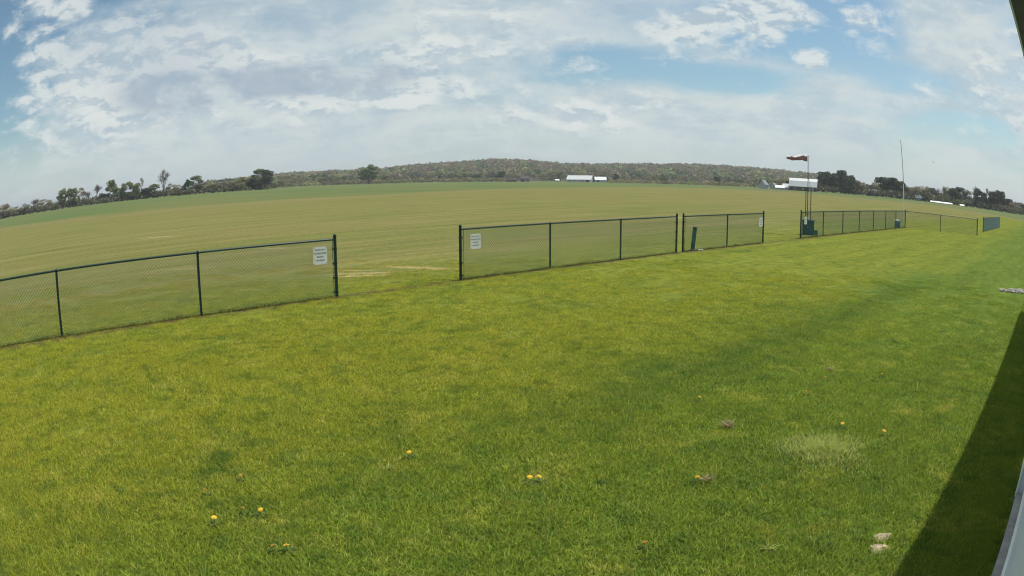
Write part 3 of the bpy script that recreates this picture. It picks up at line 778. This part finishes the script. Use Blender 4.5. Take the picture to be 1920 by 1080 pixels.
# ------------------------------------------------------------------ signs on the fence
def text_mesh(lines, size, mat, gap):
    mb = None
    cu = bpy.data.curves.new('txt', 'FONT'); cu.size = size; cu.align_x = 'CENTER'; cu.space_line = gap; cu.body = '\n'.join(lines); cu.extrude = .0004; cu.offset = .0006
    ob = bpy.data.objects.new('txt', cu); COL.objects.link(ob)
    bpy.context.view_layer.update()
    me = bpy.data.meshes.new_from_object(ob.evaluated_get(bpy.context.evaluated_depsgraph_get()))
    bpy.data.objects.remove(ob); bpy.data.curves.remove(cu)
    me.materials.clear(); me.materials.append(mat); me.name = 'lettering'
    return me
LET = [text_mesh([w_], .0385, M['black_print'], 1) for w_ in ('PILOTS ONLY', 'NO SPECTATORS', 'BEYOND', 'THIS POINT')]
def sign(term, inward, dist, z, label, wd=.32, ht=.36):
    """term (x, y) terminal post, inward unit vector along fence, dist to the sign's centre"""
    p = Vector((term[0], term[1], 0)) + inward * dist
    nrm = Vector((FDIR.y, -FDIR.x, 0))
    p = p + nrm * .048; p.z = z
    o = empty('warning_sign', p, math.atan2(FDIR.y, FDIR.x)); tag(o, label, 'sign', 'white notices on the fence')
    b = bmesh.new(); r = .025; pts = []
    for cx, cz, a0 in ((wd/2-r, ht/2-r, 0), (-wd/2+r, ht/2-r, 90), (-wd/2+r, -ht/2+r, 180), (wd/2-r, -ht/2+r, 270)):
        for k in range(5): t = R(a0 + k * 22.5); pts.append((cx + r * math.cos(t), cz + r * math.sin(t)))
    mb = MB(); n = len(pts)
    mb.add([(x, 0, z_) for x, z_ in pts] + [(x, -.003, z_) for x, z_ in pts], [tuple(range(n)), tuple(reversed(range(n, 2 * n)))] + [(i, n + i, n + (i + 1) % n, (i + 1) % n) for i in range(n)])
    b.free()
    mb.build('panel', M['white_sign'], o)
    for q, lt in enumerate(LET):
        l = link('lettering', lt, o, (0, -.0045, ht * (.5 - .2 * (q + .98)))); l.rotation_euler = (R(90), 0, 0)
    for sx in (-1, 1):
        for sz in (-1, 1): t = MB(); t.box((sx * (wd/2-.02) - .006, -.006, sz * (ht/2-.02) - .006), (sx * (wd/2-.02) + .006, .012, sz * (ht/2-.02) + .006)); t.build('cable_tie', M['black_print'], o)
sign(A[-1], -FDIR, .385, .915, 'white notice near the right end of the left fence run')
sign(B[0], FDIR, .43, .91, 'white notice near the left end of the middle fence run')
sign(Cx[-1], -FDIR, .33, .88, 'small-looking white notice at the right end of the short fence run')
sign(D[0], FDIR, .48, .83, 'white notice in front of the dark green cabinet')

# ------------------------------------------------------------------ utility post in the short run
o = empty('utility_post', (6.02, 23.72, 0), R(-14)); tag(o, 'short square dark green post leaning right behind the short fence run', 'post')
o.rotation_euler = (0, R(5), R(-14))
m = MB(); m.box((-.07, -.07, -.05), (.07, .07, .80)); m.build('post_body', M['cabinet'], o)
m = MB(); m.lathe([(.0, .84), (.05, .835), (.095, .815), (.1, .80), (.0, .80)], 4); m.build('post_cap', M['green_vinyl'], o)
m = MB(); m.box((-.05, -.078, .25), (.05, -.071, .72)); m.build('cover_plate', M['cabinet2'], o)
def stones(name, c, rx, ry, n, smin, smax, label, seed, hmul=.6, cat='stones'):
    g = np.random.default_rng(seed); b = bmesh.new()
    for i in range(n):
        a = g.uniform(0, 6.28); q = math.sqrt(g.uniform()); s = g.uniform(smin, smax)
        mtx = Matrix.Translation((c[0] + q * rx * math.cos(a), c[1] + q * ry * math.sin(a), s * .25)) @ Matrix.Rotation(g.uniform(0, 6), 4, 'Z') @ Matrix.Diagonal((s, s * g.uniform(.6, 1), s * hmul, 1))
        r = bmesh.ops.create_icosphere(b, subdivisions=1, radius=.5, matrix=mtx)
        for v in r['verts']: v.co += Vector(g.normal(0, s * .05, 3))
    me = bpy.data.meshes.new(name); b.to_mesh(me); b.free(); me.materials.append(M['stone'])
    return tag(link(name, me), label, cat, kind='stuff')
stones('gravel', (15.4, 15.3), 1.75, .38, 380, .04, .13, 'pale gravel heap cut by the right edge of the picture', 3, cat='gravel')
stones('gravel', (6.2, 23.62), .22, .12, 40, .04, .10, 'few pale stones at the foot of the leaning green post', 4, cat='gravel')

# ------------------------------------------------------------------ cabinet and windsock
cx, cy = 14.52, 32.92; rz = R(-18)
o = empty('utility_cabinet', (cx, cy, 0), rz); tag(o, 'dark green metal cabinet standing behind the fence under the windsock', 'cabinet')
m = MB(); m.box((-.30, -.25, 0), (.30, .25, .70)); m.build('cabinet_body', M['cabinet'], o)
m = MB(); m.box((-.325, -.275, .70), (.325, .275, .74)); m.build('lid', M['green_vinyl'], o)
m = MB(); m.box((-.28, -.262, .06), (-.01, -.252, .66)); d1 = m.build('door', M['cabinet'], o)
m = MB(); m.box((.01, -.262, .06), (.28, -.252, .66)); d2 = m.build('door', M['cabinet'], o)
m = MB(); m.box((-.05, -.28, .33), (-.03, -.263, .43)); m.build('handle', M['galv'], d1)
m = MB(); m.box((.03, -.28, .33), (.05, -.263, .43)); m.build('handle', M['galv'], d2)
o = empty('junction_box', (cx + .30, cy - .38, 0), rz); tag(o, 'small brighter green box at the right foot of the dark cabinet', 'box')
m = MB(); m.box((-.09, -.08, 0), (.09, .08, .24)); m.build('box_body', M['cabinet2'], o)
m = MB(); m.box((-.10, -.09, .24), (.10, .09, .26)); m.build('lid', M['cabinet2'], o)

sx, sy = 14.62, 33.27; az0 = R(-24)
o = empty('windsock_mast', (sx, sy, 0), az0); tag(o, 'thin dark tilting mast between two uprights, carrying the windsock', 'mast')
m = MB(); m.tube((0, 0, .0), (0, 0, 3.98), .024, .017, n=8); m.build('pole', M['darkpole'], o)
for x in (-.10, .17):
    m = MB(); m.tube((x, 0, -.05), (x, 0, 2.36), .022, n=8); m.build('upright', M['darkpole'], o)
m = MB(); m.tube((.17, 0, 2.30), (.0, 0, 2.95), .008, n=5); m.build('brace', M['darkpole'], o)
for z_ in (1.0, 2.2):
    m = MB(); m.tube((-.12, 0, z_), (.19, 0, z_), .012, n=6); m.build('crossbar', M['darkpole'], o)
m = MB(); m.lathe([(.0, 4.04), (.02, 4.03), (.026, 4.0), (.02, 3.97), (.0, 3.96)], 8); m.build('finial', M['darkpole'], o)
# sock streams to the left
so = empty('windsock', (sx, sy, 0), az0); tag(so, 'faded pink-red windsock streaming left from the mast', 'windsock')
rings = 22; nr = 18; L = 1.10; V = []; F = []; MI = []
gs = np.random.default_rng(9)
for k in range(rings + 1):
    t = k / rings; x = -.05 - L * t
    rr = .062 * (1 - t) + .098 + .010 * math.sin(t * 19) + .006 * math.sin(t * 43)
    if t > .9: rr *= 1 + .25 * (t - .9) * 10 * .6
    zc_ = 3.90 - .035 * t + .02 * math.sin(t * 7)
    for i in range(nr):
        th = 2 * math.pi * i / nr; wr = 1 + .09 * math.sin(3 * th + t * 9) + .05 * math.sin(5 * th - t * 14)
        V.append((x, rr * wr * math.cos(th), zc_ + rr * wr * math.sin(th) * (1 - .15 * t)))
for k in range(rings):
    for i in range(nr):
        F.append((k * nr + i, k * nr + (i + 1) % nr, (k + 1) * nr + (i + 1) % nr, (k + 1) * nr + i))
me = bpy.data.meshes.new('sock'); me.from_pydata(V, [], F); me.materials.append(M['sock']); me.materials.append(M['socktop'])
for p_ in me.polygons:
    p_.use_smooth = True
    if p_.normal.z < -.35: p_.material_index = 1  # upper faces take the painted highlight
sk = link('sock', me, so)
sm_ = sk.modifiers.new('thick', 'SOLIDIFY'); sm_.thickness = .004
m = MB()
for i in range(16):
    a, b_ = 2 * math.pi * i / 16, 2 * math.pi * (i + 1) / 16
    m.tube((-.045, .165 * math.cos(a), 3.9 + .165 * math.sin(a)), (-.045, .165 * math.cos(b_), 3.9 + .165 * math.sin(b_)), .007, n=5)
m.tube((-.045, 0, 3.735), (0, 0, 3.735), .007, n=5); m.tube((-.045, 0, 4.065), (-.045, 0, 3.735), .006, n=5)
m.build('hoop', M['galv'], so)

# ------------------------------------------------------------------ flagpole and bin at the corner
o = empty('flagpole', (28.55, 45.45, 0)); tag(o, 'tall thin bare pole, slightly leaning, rising behind the fence corner', 'pole')
lean = Vector((-.30, -.02, 0))
def lp_(t): return Vector((0, 0, 6.45 * t)) + lean * t * t
m = MB(); m.tube((0, 0, -.05), lp_(.5), .038, .032, n=10); m.build('lower_pole', M['white_plastic'], o)
m = MB()
m.tube(lp_(.5), lp_(.75), .030, .026, n=8); m.tube(lp_(.75), lp_(1), .026, .022, n=8); m.build('upper_pole', M['galv'], o)
m = MB(); p_ = lp_(1); m.lathe([(.001, .12), (.035, .10), (.045, .06), (.035, .02), (.02, 0)], 10, p_); m.build('finial', M['white_plastic'], o)
o = empty('bin', (26.95, 43.85, 0)); tag(o, 'blue-grey bin with a white lid inside the fence corner', 'bin')
m = MB(); m.lathe([(.0, 0), (.215, 0), (.225, .25), (.24, .46), (.0, .46)], 16); m.build('bin_body', M['blue_plastic'], o)
m = MB(); m.lathe([(.0, .46), (.27, .46), (.275, .52), (.25, .56), (.0, .59)], 16); m.build('lid', M['white_plastic'], o)

# ------------------------------------------------------------------ hangar on the right (the camera is fixed to it)
def hp(s, lat, z):   # s along the wall, lat to the right of the camera
    return Vector((FDIR.x * s - FNOR.x * lat, FDIR.y * s - FNOR.y * lat, z))
h = empty('hangar', (0, 0, 0)); tag(h, 'white-sided hangar whose wall and eave frame the right edge', 'building')
S0, S1, EH = -6.0, 19.05, 4.26
HM = Matrix((( FDIR.x, -FNOR.x, 0, 0), (FDIR.y, -FNOR.y, 0, 0), (0, 0, 1, 0), (0, 0, 0, 1)))   # local (s, lat, z)
def hbox(mb, s0, s1, l0, l1, z0, z1):
    mb.box((s0, l0, z0), (s1, l1, z1), M=HM)
WL = .215
m = MB(); hbox(m, S0, S1, WL + .03, WL + .18, 0, EH); hbox(m, S0, S0 + .15, WL + .18, 9.3, 0, EH); hbox(m, S1 - .15, S1, WL + .18, 9.3, 0, EH); hbox(m, S0 + .15, S1 - .15, 9.15, 9.3, 0, EH)
m.build('wall', M['siding'], h)
bd0 = .14; z = .16; first = None
while z < EH - .05:
    z1_ = min(z + .20, EH - .02)
    mm = MB()
    v = [(S0, WL + .03, z), (5.70, WL + .03, z), (5.70, WL + .005, z + .003), (S0, WL + .005, z + .003), (S0, WL + .03, z1_), (5.70, WL + .03, z1_), (5.70, WL + .022, z1_), (S0, WL + .022, z1_)]
    mm.add([HM @ Vector(q) for q in v], [(0, 3, 2, 1), (4, 5, 6, 7), (3, 7, 6, 2), (1, 2, 6, 5), (0, 4, 7, 3)])
    mm.build('siding_board', M['siding'], h)
    z += .20
m = MB(); hbox(m, S0, 5.70, WL - .02, WL + .028, .10, .158); m.build('base_trim', M['trim'], h)
m = MB(); hbox(m, S0, 5.74, .115, WL + .03, -.05, .06); m.build('concrete_curb', M['concrete'], h)
# projecting bay beyond the joint
m = MB(); hbox(m, 5.76, S1, .125, WL + .028, .02, EH - .01); m.build('bay_wall', M['siding'], h)
m = MB(); hbox(m, 5.745, 5.86, .105, .124, .02, EH - .012); m.build('corner_trim', M['trim'], h); m = MB(); hbox(m, S1 - .1, S1 + .02, .105, .124, .02, EH - .012); m.build('corner_trim', M['trim'], h)
m = MB(); hbox(m, 5.86, S1 - .1, .11, .124, .0, .10); m.build('bay_base_trim', M['trim'], h)
EL = -.14
m = MB(); hbox(m, S0 - .3, S1, EL, EL + .02, EH - .02, EH + .16); m.build('fascia', M['trim'], h)
m = MB(); hbox(m, S0 - .3, S1, EL + .021, WL + .03, EH, EH + .02); m.build('soffit', M['soffit'], h)
m = MB()
for k in range(int((S1 - S0) / .3)):
    pass
m = MB()
a = HM @ Vector((S0 - .3, EL - .03, EH + .17)); b = HM @ Vector((S1 + .0, EL - .03, EH + .17))
v = [(S0 - .3, EL - .02, EH + .165), (S1, EL - .02, EH + .165), (S1, 4.7, EH + .72), (S0 - .3, 4.7, EH + .72), (S1, 9.5, EH + .165), (S0 - .3, 9.5, EH + .165)]
v2 = [(x, y, q + .04) for x, y, q in v]
m.add([HM @ Vector(q) for q in v + v2], [(0, 1, 2, 3), (3, 2, 4, 5), (6, 9, 8, 7), (9, 11, 10, 8), (0, 6, 7, 1), (5, 4, 10, 11), (0, 3, 9, 6), (3, 5, 11, 9), (1, 7, 8, 2), (2, 8, 10, 4)])
m.build('roof', M['roofgrey'], h)

# ------------------------------------------------------------------ grass blades
def grass_patch(seed, n, rad, hmin, hmax, name='patch', w=.0030, mat=None, lean=.55, dead_p=.09, core=False):
    g = np.random.default_rng(seed)
    a = g.uniform(0, 2 * np.pi, n); q = rad * np.sqrt(g.uniform(0, 1, n))
    if core: q = rad * np.abs(g.normal(0, .48, n)) * (1 + .25 * np.sin(3 * a) + .15 * np.sin(5 * a + 1))
    bx, by = q * np.cos(a), q * np.sin(a)
    th = g.uniform(0, 2 * np.pi, n); hh = g.uniform(hmin, hmax, n) * np.clip(1 - .35 * (q / rad) ** 3, .35, 1)
    if w < .0036 and hmax < .05: tall = g.uniform(size=n) < .06; hh = np.where(tall, hh * g.uniform(1.4, 2.1, n), hh)
    ld = g.uniform(0, 2 * np.pi, n); lm = g.uniform(.1, lean, n) * hh * 1.6
    ww = w * g.uniform(.7, 1.3, n)
    ux, uy = np.cos(th) * ww, np.sin(th) * ww
    z = np.zeros(n)
    b = np.stack([bx, by, z], 1); u = np.stack([ux, uy, z], 1)
    mid = b + np.stack([np.cos(ld) * lm * .35, np.sin(ld) * lm * .35, hh * .6], 1)
    tip = b + np.stack([np.cos(ld) * lm, np.sin(ld) * lm, hh], 1)
    V = np.stack([b - u, b + u, mid + u * .8, mid - u * .8, tip], 1).reshape(-1, 3)
    i = np.arange(n) * 5
    F = np.concatenate([np.stack([i, i + 1, i + 2], 1), np.stack([i, i + 2, i + 3], 1), np.stack([i + 3, i + 2, i + 4], 1)])
    k = g.uniform(.45, 1.5, n)
    c = np.stack([k * g.uniform(.85, 1.2, n), k, k * g.uniform(.7, 1.2, n)], 1)
    dead = g.uniform(size=n) < dead_p
    c[dead] = np.array([1.9, 1.5, 2.8]) * g.uniform(.7, 1.1, dead.sum())[:, None]
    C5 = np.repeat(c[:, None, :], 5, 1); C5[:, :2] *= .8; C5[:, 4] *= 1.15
    return soup(name, V, F, mat or M['blade'], C5.reshape(-1, 3))
pc = bpy.data.collections.new('grass_patches')     # source meshes for the lawn's own node group; not part of the scene
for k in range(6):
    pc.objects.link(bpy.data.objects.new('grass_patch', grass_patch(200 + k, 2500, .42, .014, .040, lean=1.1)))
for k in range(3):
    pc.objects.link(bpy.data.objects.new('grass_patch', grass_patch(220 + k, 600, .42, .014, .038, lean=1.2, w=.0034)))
pts = []; rots = []; scl = []; idxs = []
gg = np.random.default_rng(77)
def reg(rmin, rmax, dens, smin, smax):
    a0, a1 = R(-60), R(52)
    st_ = 1 / math.sqrt(dens); gx, gy = np.meshgrid(np.arange(-24, 24, st_), np.arange(-3, 24, st_))
    gx = (gx + gg.uniform(-.4, .4, gx.shape) * st_).ravel(); gy = (gy + gg.uniform(-.4, .4, gy.shape) * st_).ravel()
    for x, y in zip(gx, gy):
        r_ = math.hypot(x, y); a_ = math.atan2(x, y)
        if not (rmin <= r_ < rmax and a0 < a_ < a1): continue
        if gg.uniform() < (r_ - 13) / 9: continue
        lat = -(x * FNOR.x + y * FNOR.y)
        s = x * FDIR.x + y * FDIR.y
        if lat > (-.36 if -6.5 < s < 19.4 else 99): continue
        pts.append((x, y, 0.0)); rots.append(gg.uniform(0, 6.283)); scl.append(gg.uniform(smin, smax)); idxs.append(int(gg.integers(0, 6)) if gg.uniform() > (r_ - 9.5) / 3 else int(gg.integers(6, 9)))
reg(2.0, 7.5, 6.5, .85, 1.05)
reg(7.5, 13., 5.0, .9, 1.1)
reg(13., 21., 4.0, .95, 1.15)
# shaded strip against the wall
for s in np.arange(2.6, 19, .16):
    for lat in (-.42, -.28, -.14, -.02):
        p = hp(s + gg.uniform(-.05, .05), lat, 0); pts.append((p.x, p.y, 0)); rots.append(gg.uniform(0, 6.28)); idxs.append(int(gg.integers(0, 6))); scl.append(.28 if lat > -.1 else .4 if lat > -.35 else .6)
me = bpy.data.meshes.new('lawn_grass'); me.from_pydata(pts, [], [])
at = me.attributes.new('rot', 'FLOAT', 'POINT'); at.data.foreach_set('value', np.array(rots, np.float32))
at = me.attributes.new('scl', 'FLOAT', 'POINT'); at.data.foreach_set('value', np.array(scl, np.float32))
at = me.attributes.new('idx', 'INT', 'POINT'); at.data.foreach_set('value', np.array(idxs, np.int32))
lg = link('lawn_grass', me); tag(lg, 'short mown green grass covering the lawn in front of the fence', 'grass', kind='stuff')
ng = bpy.data.node_groups.new('lawn_grass', 'GeometryNodeTree')
ng.interface.new_socket('Geometry', in_out='INPUT', socket_type='NodeSocketGeometry'); ng.interface.new_socket('Geometry', in_out='OUTPUT', socket_type='NodeSocketGeometry')
nn = ng.nodes; gi = nn.new('NodeGroupInput'); go = nn.new('NodeGroupOutput')
iop = nn.new('GeometryNodeInstanceOnPoints'); ci = nn.new('GeometryNodeCollectionInfo'); ci.inputs['Collection'].default_value = pc; ci.inputs['Separate Children'].default_value = True; ci.inputs['Reset Children'].default_value = True
ra = nn.new('GeometryNodeInputNamedAttribute'); ra.data_type = 'FLOAT'; ra.inputs[0].default_value = 'rot'
sa = nn.new('GeometryNodeInputNamedAttribute'); sa.data_type = 'FLOAT'; sa.inputs[0].default_value = 'scl'
ia = nn.new('GeometryNodeInputNamedAttribute'); ia.data_type = 'INT'; ia.inputs[0].default_value = 'idx'; ng.links.new([o_ for o_ in ia.outputs if o_.enabled][0], iop.inputs['Instance Index'])
cz = nn.new('ShaderNodeCombineXYZ'); e2r = nn.new('FunctionNodeEulerToRotation')
lk = ng.links.new
lk(gi.outputs[0], iop.inputs['Points']); lk(ci.outputs[0], iop.inputs['Instance']); iop.inputs['Pick Instance'].default_value = True
lk(ra.outputs[0], cz.inputs[2]); lk(cz.outputs[0], e2r.inputs[0]); lk(e2r.outputs[0], iop.inputs['Rotation'])
cs = nn.new('ShaderNodeCombineXYZ'); lk(sa.outputs[0], cs.inputs[0]); lk(sa.outputs[0], cs.inputs[1]); cs.inputs[2].default_value = 1.0
lk(cs.outputs[0], iop.inputs['Scale']); lk(iop.outputs[0], go.inputs[0])
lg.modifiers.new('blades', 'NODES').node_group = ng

# ragged grass at the foot of the fence
def foot_grass():
    V = []; C_ = []; F = []
    g = np.random.default_rng(55)
    n = 9000
    segs = [(A[0], A[-1]), (B[0], B[-1]), (Cx[0], Cx[-1]), (D[0], D[-1])]
    ln = [math.dist(a, b) for a, b in segs]; w = np.array(ln) / sum(ln)
    idx = g.choice(4, n, p=w); t = g.uniform(0, 1, n)
    P0 = np.array([segs[i][0] for i in idx]); P1 = np.array([segs[i][1] for i in idx])
    b = P0 + (P1 - P0) * t[:, None] + g.normal(0, .05, (n, 2))
    clump = .5 + .5 * np.sin(t * 60 + idx) * np.sin(t * 23)
    hh = g.uniform(.04, .10, n) * (.5 + clump); ld = g.uniform(0, 6.28, n); th = g.uniform(0, 6.28, n)
    z = np.zeros(n); b3 = np.stack([b[:, 0], b[:, 1], z], 1); u = np.stack([np.cos(th), np.sin(th), z], 1) * .004
    tip = b3 + np.stack([np.cos(ld) * hh * .4, np.sin(ld) * hh * .4, hh], 1)
    V = np.stack([b3 - u, b3 + u, tip], 1).reshape(-1, 3); F = np.arange(3 * n).reshape(-1, 3)
    c = np.array([[.30, .26, .13]]) * g.uniform(.5, 1.2, n)[:, None]; gr = g.uniform(size=n) < .5; c[gr] = np.array([.13, .17, .03]) * g.uniform(.6, 1.2, gr.sum())[:, None]
    return soup('fence_foot_grass', V, F, M['wood'], np.repeat(c, 3, 0))
tag(link('fence_foot_grass', foot_grass()), 'ragged half-dry grass left unmown along the foot of the fence', 'grass', kind='stuff')

# ------------------------------------------------------------------ pale tall clump, weeds, soil scars
gcl = grass_patch(301, 5200, .60, .04, .10, 'tall_grass_clump', .0040, M['pale_grass'], .9, 0, True)
o = link('tall_grass_clump', gcl, None, (2.80, 5.52, 0)); o.scale = (1.0, .85, 1); tag(o, 'broad patch of longer pale grass in the lawn near the building shadow', 'grass patch', kind='stuff')
def weed(x, y, r, n, h, mat, label, seed, name='weed', group=None):
    o = link(name, grass_patch(seed, n, r, h * .5, h, name, .0045, mat, 1.3, 0, True), None, (x, y, 0)); tag(o, label, 'weed', group, kind='stuff'); return o
weed(2.07, 6.30, .07, 120, .09, M['dry'], 'dry grey-brown weed tuft left of the pale grass patch', 311)
weed(1.52, 5.05, .07, 90, .07, M['dry'], 'dry weed tuft beside a dandelion at lower centre right', 312)
weed(1.66, 3.87, .06, 70, .06, M['pale_grass'], 'small pale yellow tuft near the bottom edge, left of the soil scars', 313)
weed(4.11, 8.24, .06, 60, .06, M['dry'], 'tiny dry tuft in the lawn above the pale grass patch', 314)
weed(-1.12, 5.35, .05, 60, .05, M['pale_grass'], 'small pale tuft below the lone dandelion left of centre', 315)
def mound(x, y, rx, ry, hgt, label, seed):
    g = np.random.default_rng(seed); n = 20; rg = 7; V = [(x, y, hgt)]; F = []
    for k in range(1, rg + 1):
        t = k / rg
        for i in range(n):
            a = 2 * math.pi * i / n; q = t * (1 + .16 * math.sin(3 * a + seed) + .1 * math.sin(7 * a))
            V.append((x + rx * q * math.cos(a), y + ry * q * math.sin(a), max(-.004, hgt * (1 - t ** 2) + g.normal(0, .003))))
    for i in range(n): F.append((0, 1 + i, 1 + (i + 1) % n))
    for k in range(rg - 1):
        for i in range(n):
            a = 1 + k * n; b = a + n; F.append((a + i, b + i, b + (i + 1) % n, a + (i + 1) % n))
    me = bpy.data.meshes.new('soil_mound'); me.from_pydata(V, [], F); me.materials.append(M['soil'])
    return tag(link('soil_mound', me), label, 'soil', 'two pale soil scars')
mound(2.60, 3.81, .095, .06, .030, 'upper of two pale bare soil lumps in the grass near the shadow edge', 1)
mound(2.49, 3.66, .095, .065, .032, 'lower of two pale bare soil lumps in the grass near the bottom edge', 2)

# ------------------------------------------------------------------ dandelions
def flower_parts(mat):
    fl = MB(); g = random.Random(3)
    for ring, (nn_, rr, zz) in enumerate(((14, .019, .002), (12, .014, .006), (8, .008, .009))):
        for i in range(nn_):
            a = 2 * math.pi * i / nn_ + ring * .3; c, s = math.cos(a), math.sin(a); w = .0028
            fl.add([(c * .002 - s * w * .5, s * .002 + c * w * .5, zz), (c * .002 + s * w * .5, s * .002 - c * w * .5, zz), (c * rr + s * w, s * rr - c * w, zz + .002), (c * rr * 1.06, s * rr * 1.06, zz + .001), (c * rr - s * w, s * rr + c * w, zz + .002)], [(0, 1, 2, 3, 4)])
    fl.lathe([(.001, -.008), (.006, -.005), (.007, .001), (.001, .004)], 7, mi=1)
    return fl.mesh('flower', mat, M['stem'])
FL = [flower_parts(M['petal']), flower_parts(M['petal_o'])]
st = MB(); st.tube((0, 0, 0), (.004, .002, .05), .0018, .0015, n=5); ST = st.mesh('stem', M['stem'])
lf = MB()
for i in range(8):
    a = i * .785 + .2; c, s = math.cos(a), math.sin(a)
    lf.add([(c * .005, s * .005, .012), (c * .04 - s * .009, s * .04 + c * .009, .026), (c * .06, s * .06, .020), (c * .04 + s * .009, s * .04 - c * .009, .026)], [(0, 1, 2, 3)])
LF = lf.mesh('leaf_rosette', M['rosette'])
DA = [(-1.93,4.35,0,'yellow dandelion at lower left, right-hand and brightest of its cluster'), (-2.24,4.14,0,'yellow dandelion at lower left, lowest of its cluster'), (-2.07,4.35,1,'dull yellow dandelion just left of the brightest one at lower left'),
 (-1.56,3.87,0,'large yellow dandelion nearest the bottom edge'), (-1.66,3.84,1,'half-closed dandelion touching the left of the one nearest the bottom edge'), (-.98,5.6,0,'lone yellow dandelion left of centre in the lower lawn'),
 (-2.32,4.93,1,'faint small dandelion above the lower left cluster'), (-2.51,4.59,1,'tiny dandelion left of and above the lower left cluster'), (-3.34,4.42,1,'tiny dull dandelion alone in the far lower left'),
 (-4.6,4.72,1,'orange dandelion nearest the left edge'), (.07,5.1,0,'left one of the close pair of yellow dandelions at bottom centre'), (.15,5.11,0,'right one of the close pair of yellow dandelions at bottom centre'),
 (.65,5.09,1,'orange wilted dandelion right of the close pair'), (1.43,5.03,0,'orange-yellow dandelion beside a dry tuft at lower centre right'), (3.26,6.07,0,'yellow dandelion touching the upper right rim of the pale grass patch'),
 (3.63,5.76,0,'yellow dandelion right of the pale grass patch'), (4.73,6.64,1,'orange dandelion nearest the building shadow'), (4.52,7.61,0,'yellow dandelion left one of a pair above the pale grass patch'),
 (6.08,9.72,1,'farthest orange dandelion in the right of the lawn'), (3.81,7.74,1,'dull dandelion below the tiny dry tuft'), (3.31,7.2,1,'small dandelion above and left of the pale grass patch'),
 (1.97,7.11,0,'small yellow dandelion above the dry grey-brown tuft'), (-2.94,9.37,1,'far tiny dandelion in the middle of the left lawn'), (.82,4.01,1,'orange dandelion close to the bottom edge right of centre'),
 (4.70,7.76,1,'dull dandelion right one of a pair above the pale grass patch')]
for i, (x, y, k, lb) in enumerate(DA):
    o = empty('dandelion', (x, y, 0), i * 1.3); tag(o, lb, 'dandelion', 'dandelions in the lawn')
    s_ = 1.15 if k == 0 else .85
    o.scale = (s_, s_, 1.0)
    link('leaf_rosette', LF, o); link('stem', ST, o)
    f = link('flower', FL[k], o, (.004, .002, .062)); f.rotation_euler = (R(18), R(-6), 0)

# ------------------------------------------------------------------ bird
d = Vector(adir(34.86, 2.93)) * 60; d.z += CAM_H
o = empty('bird', d, .5); tag(o, 'tiny dark bird in flight right of the flagpole', 'bird')
m = MB(); m.lathe([(.001, -.09), (.022, -.05), (.03, 0), (.02, .06), (.001, .10)], 8)
m.v = [(x, z_, y) for x, y, z_ in m.v]; m.build('body', M['feather'], o)
for sgn in (-1, 1):
    m = MB(); m.add([(0, .03, 0), (sgn * .09, .02, .03), (sgn * .17, -.02, .02), (sgn * .09, -.03, .028), (0, -.03, 0), (0, 0, .012)], [(0, 1, 3, 4), (1, 2, 3), (0, 5, 1)]); m.build('wing', M['feather'], o)

# ------------------------------------------------------------------ air: faint haze over the far field
hm = bpy.data.materials.new('haze'); hm.use_nodes = True
T = NT(hm.node_tree); T.n.clear()
pv = T.node('ShaderNodeVolumePrincipled'); pv.inputs['Color'].default_value = (.82, .88, .95, 1); pv.inputs['Density'].default_value = HAZE; pv.inputs['Anisotropy'].default_value = .2
T.l.new(pv.outputs[0], T.node('ShaderNodeOutputMaterial').inputs['Volume'])
m = MB(); m.box((-9500, -9500, -3.), (9500, 9500, 75)); hz_ = m.build('haze', hm); hz_['kind'] = 'stuff'
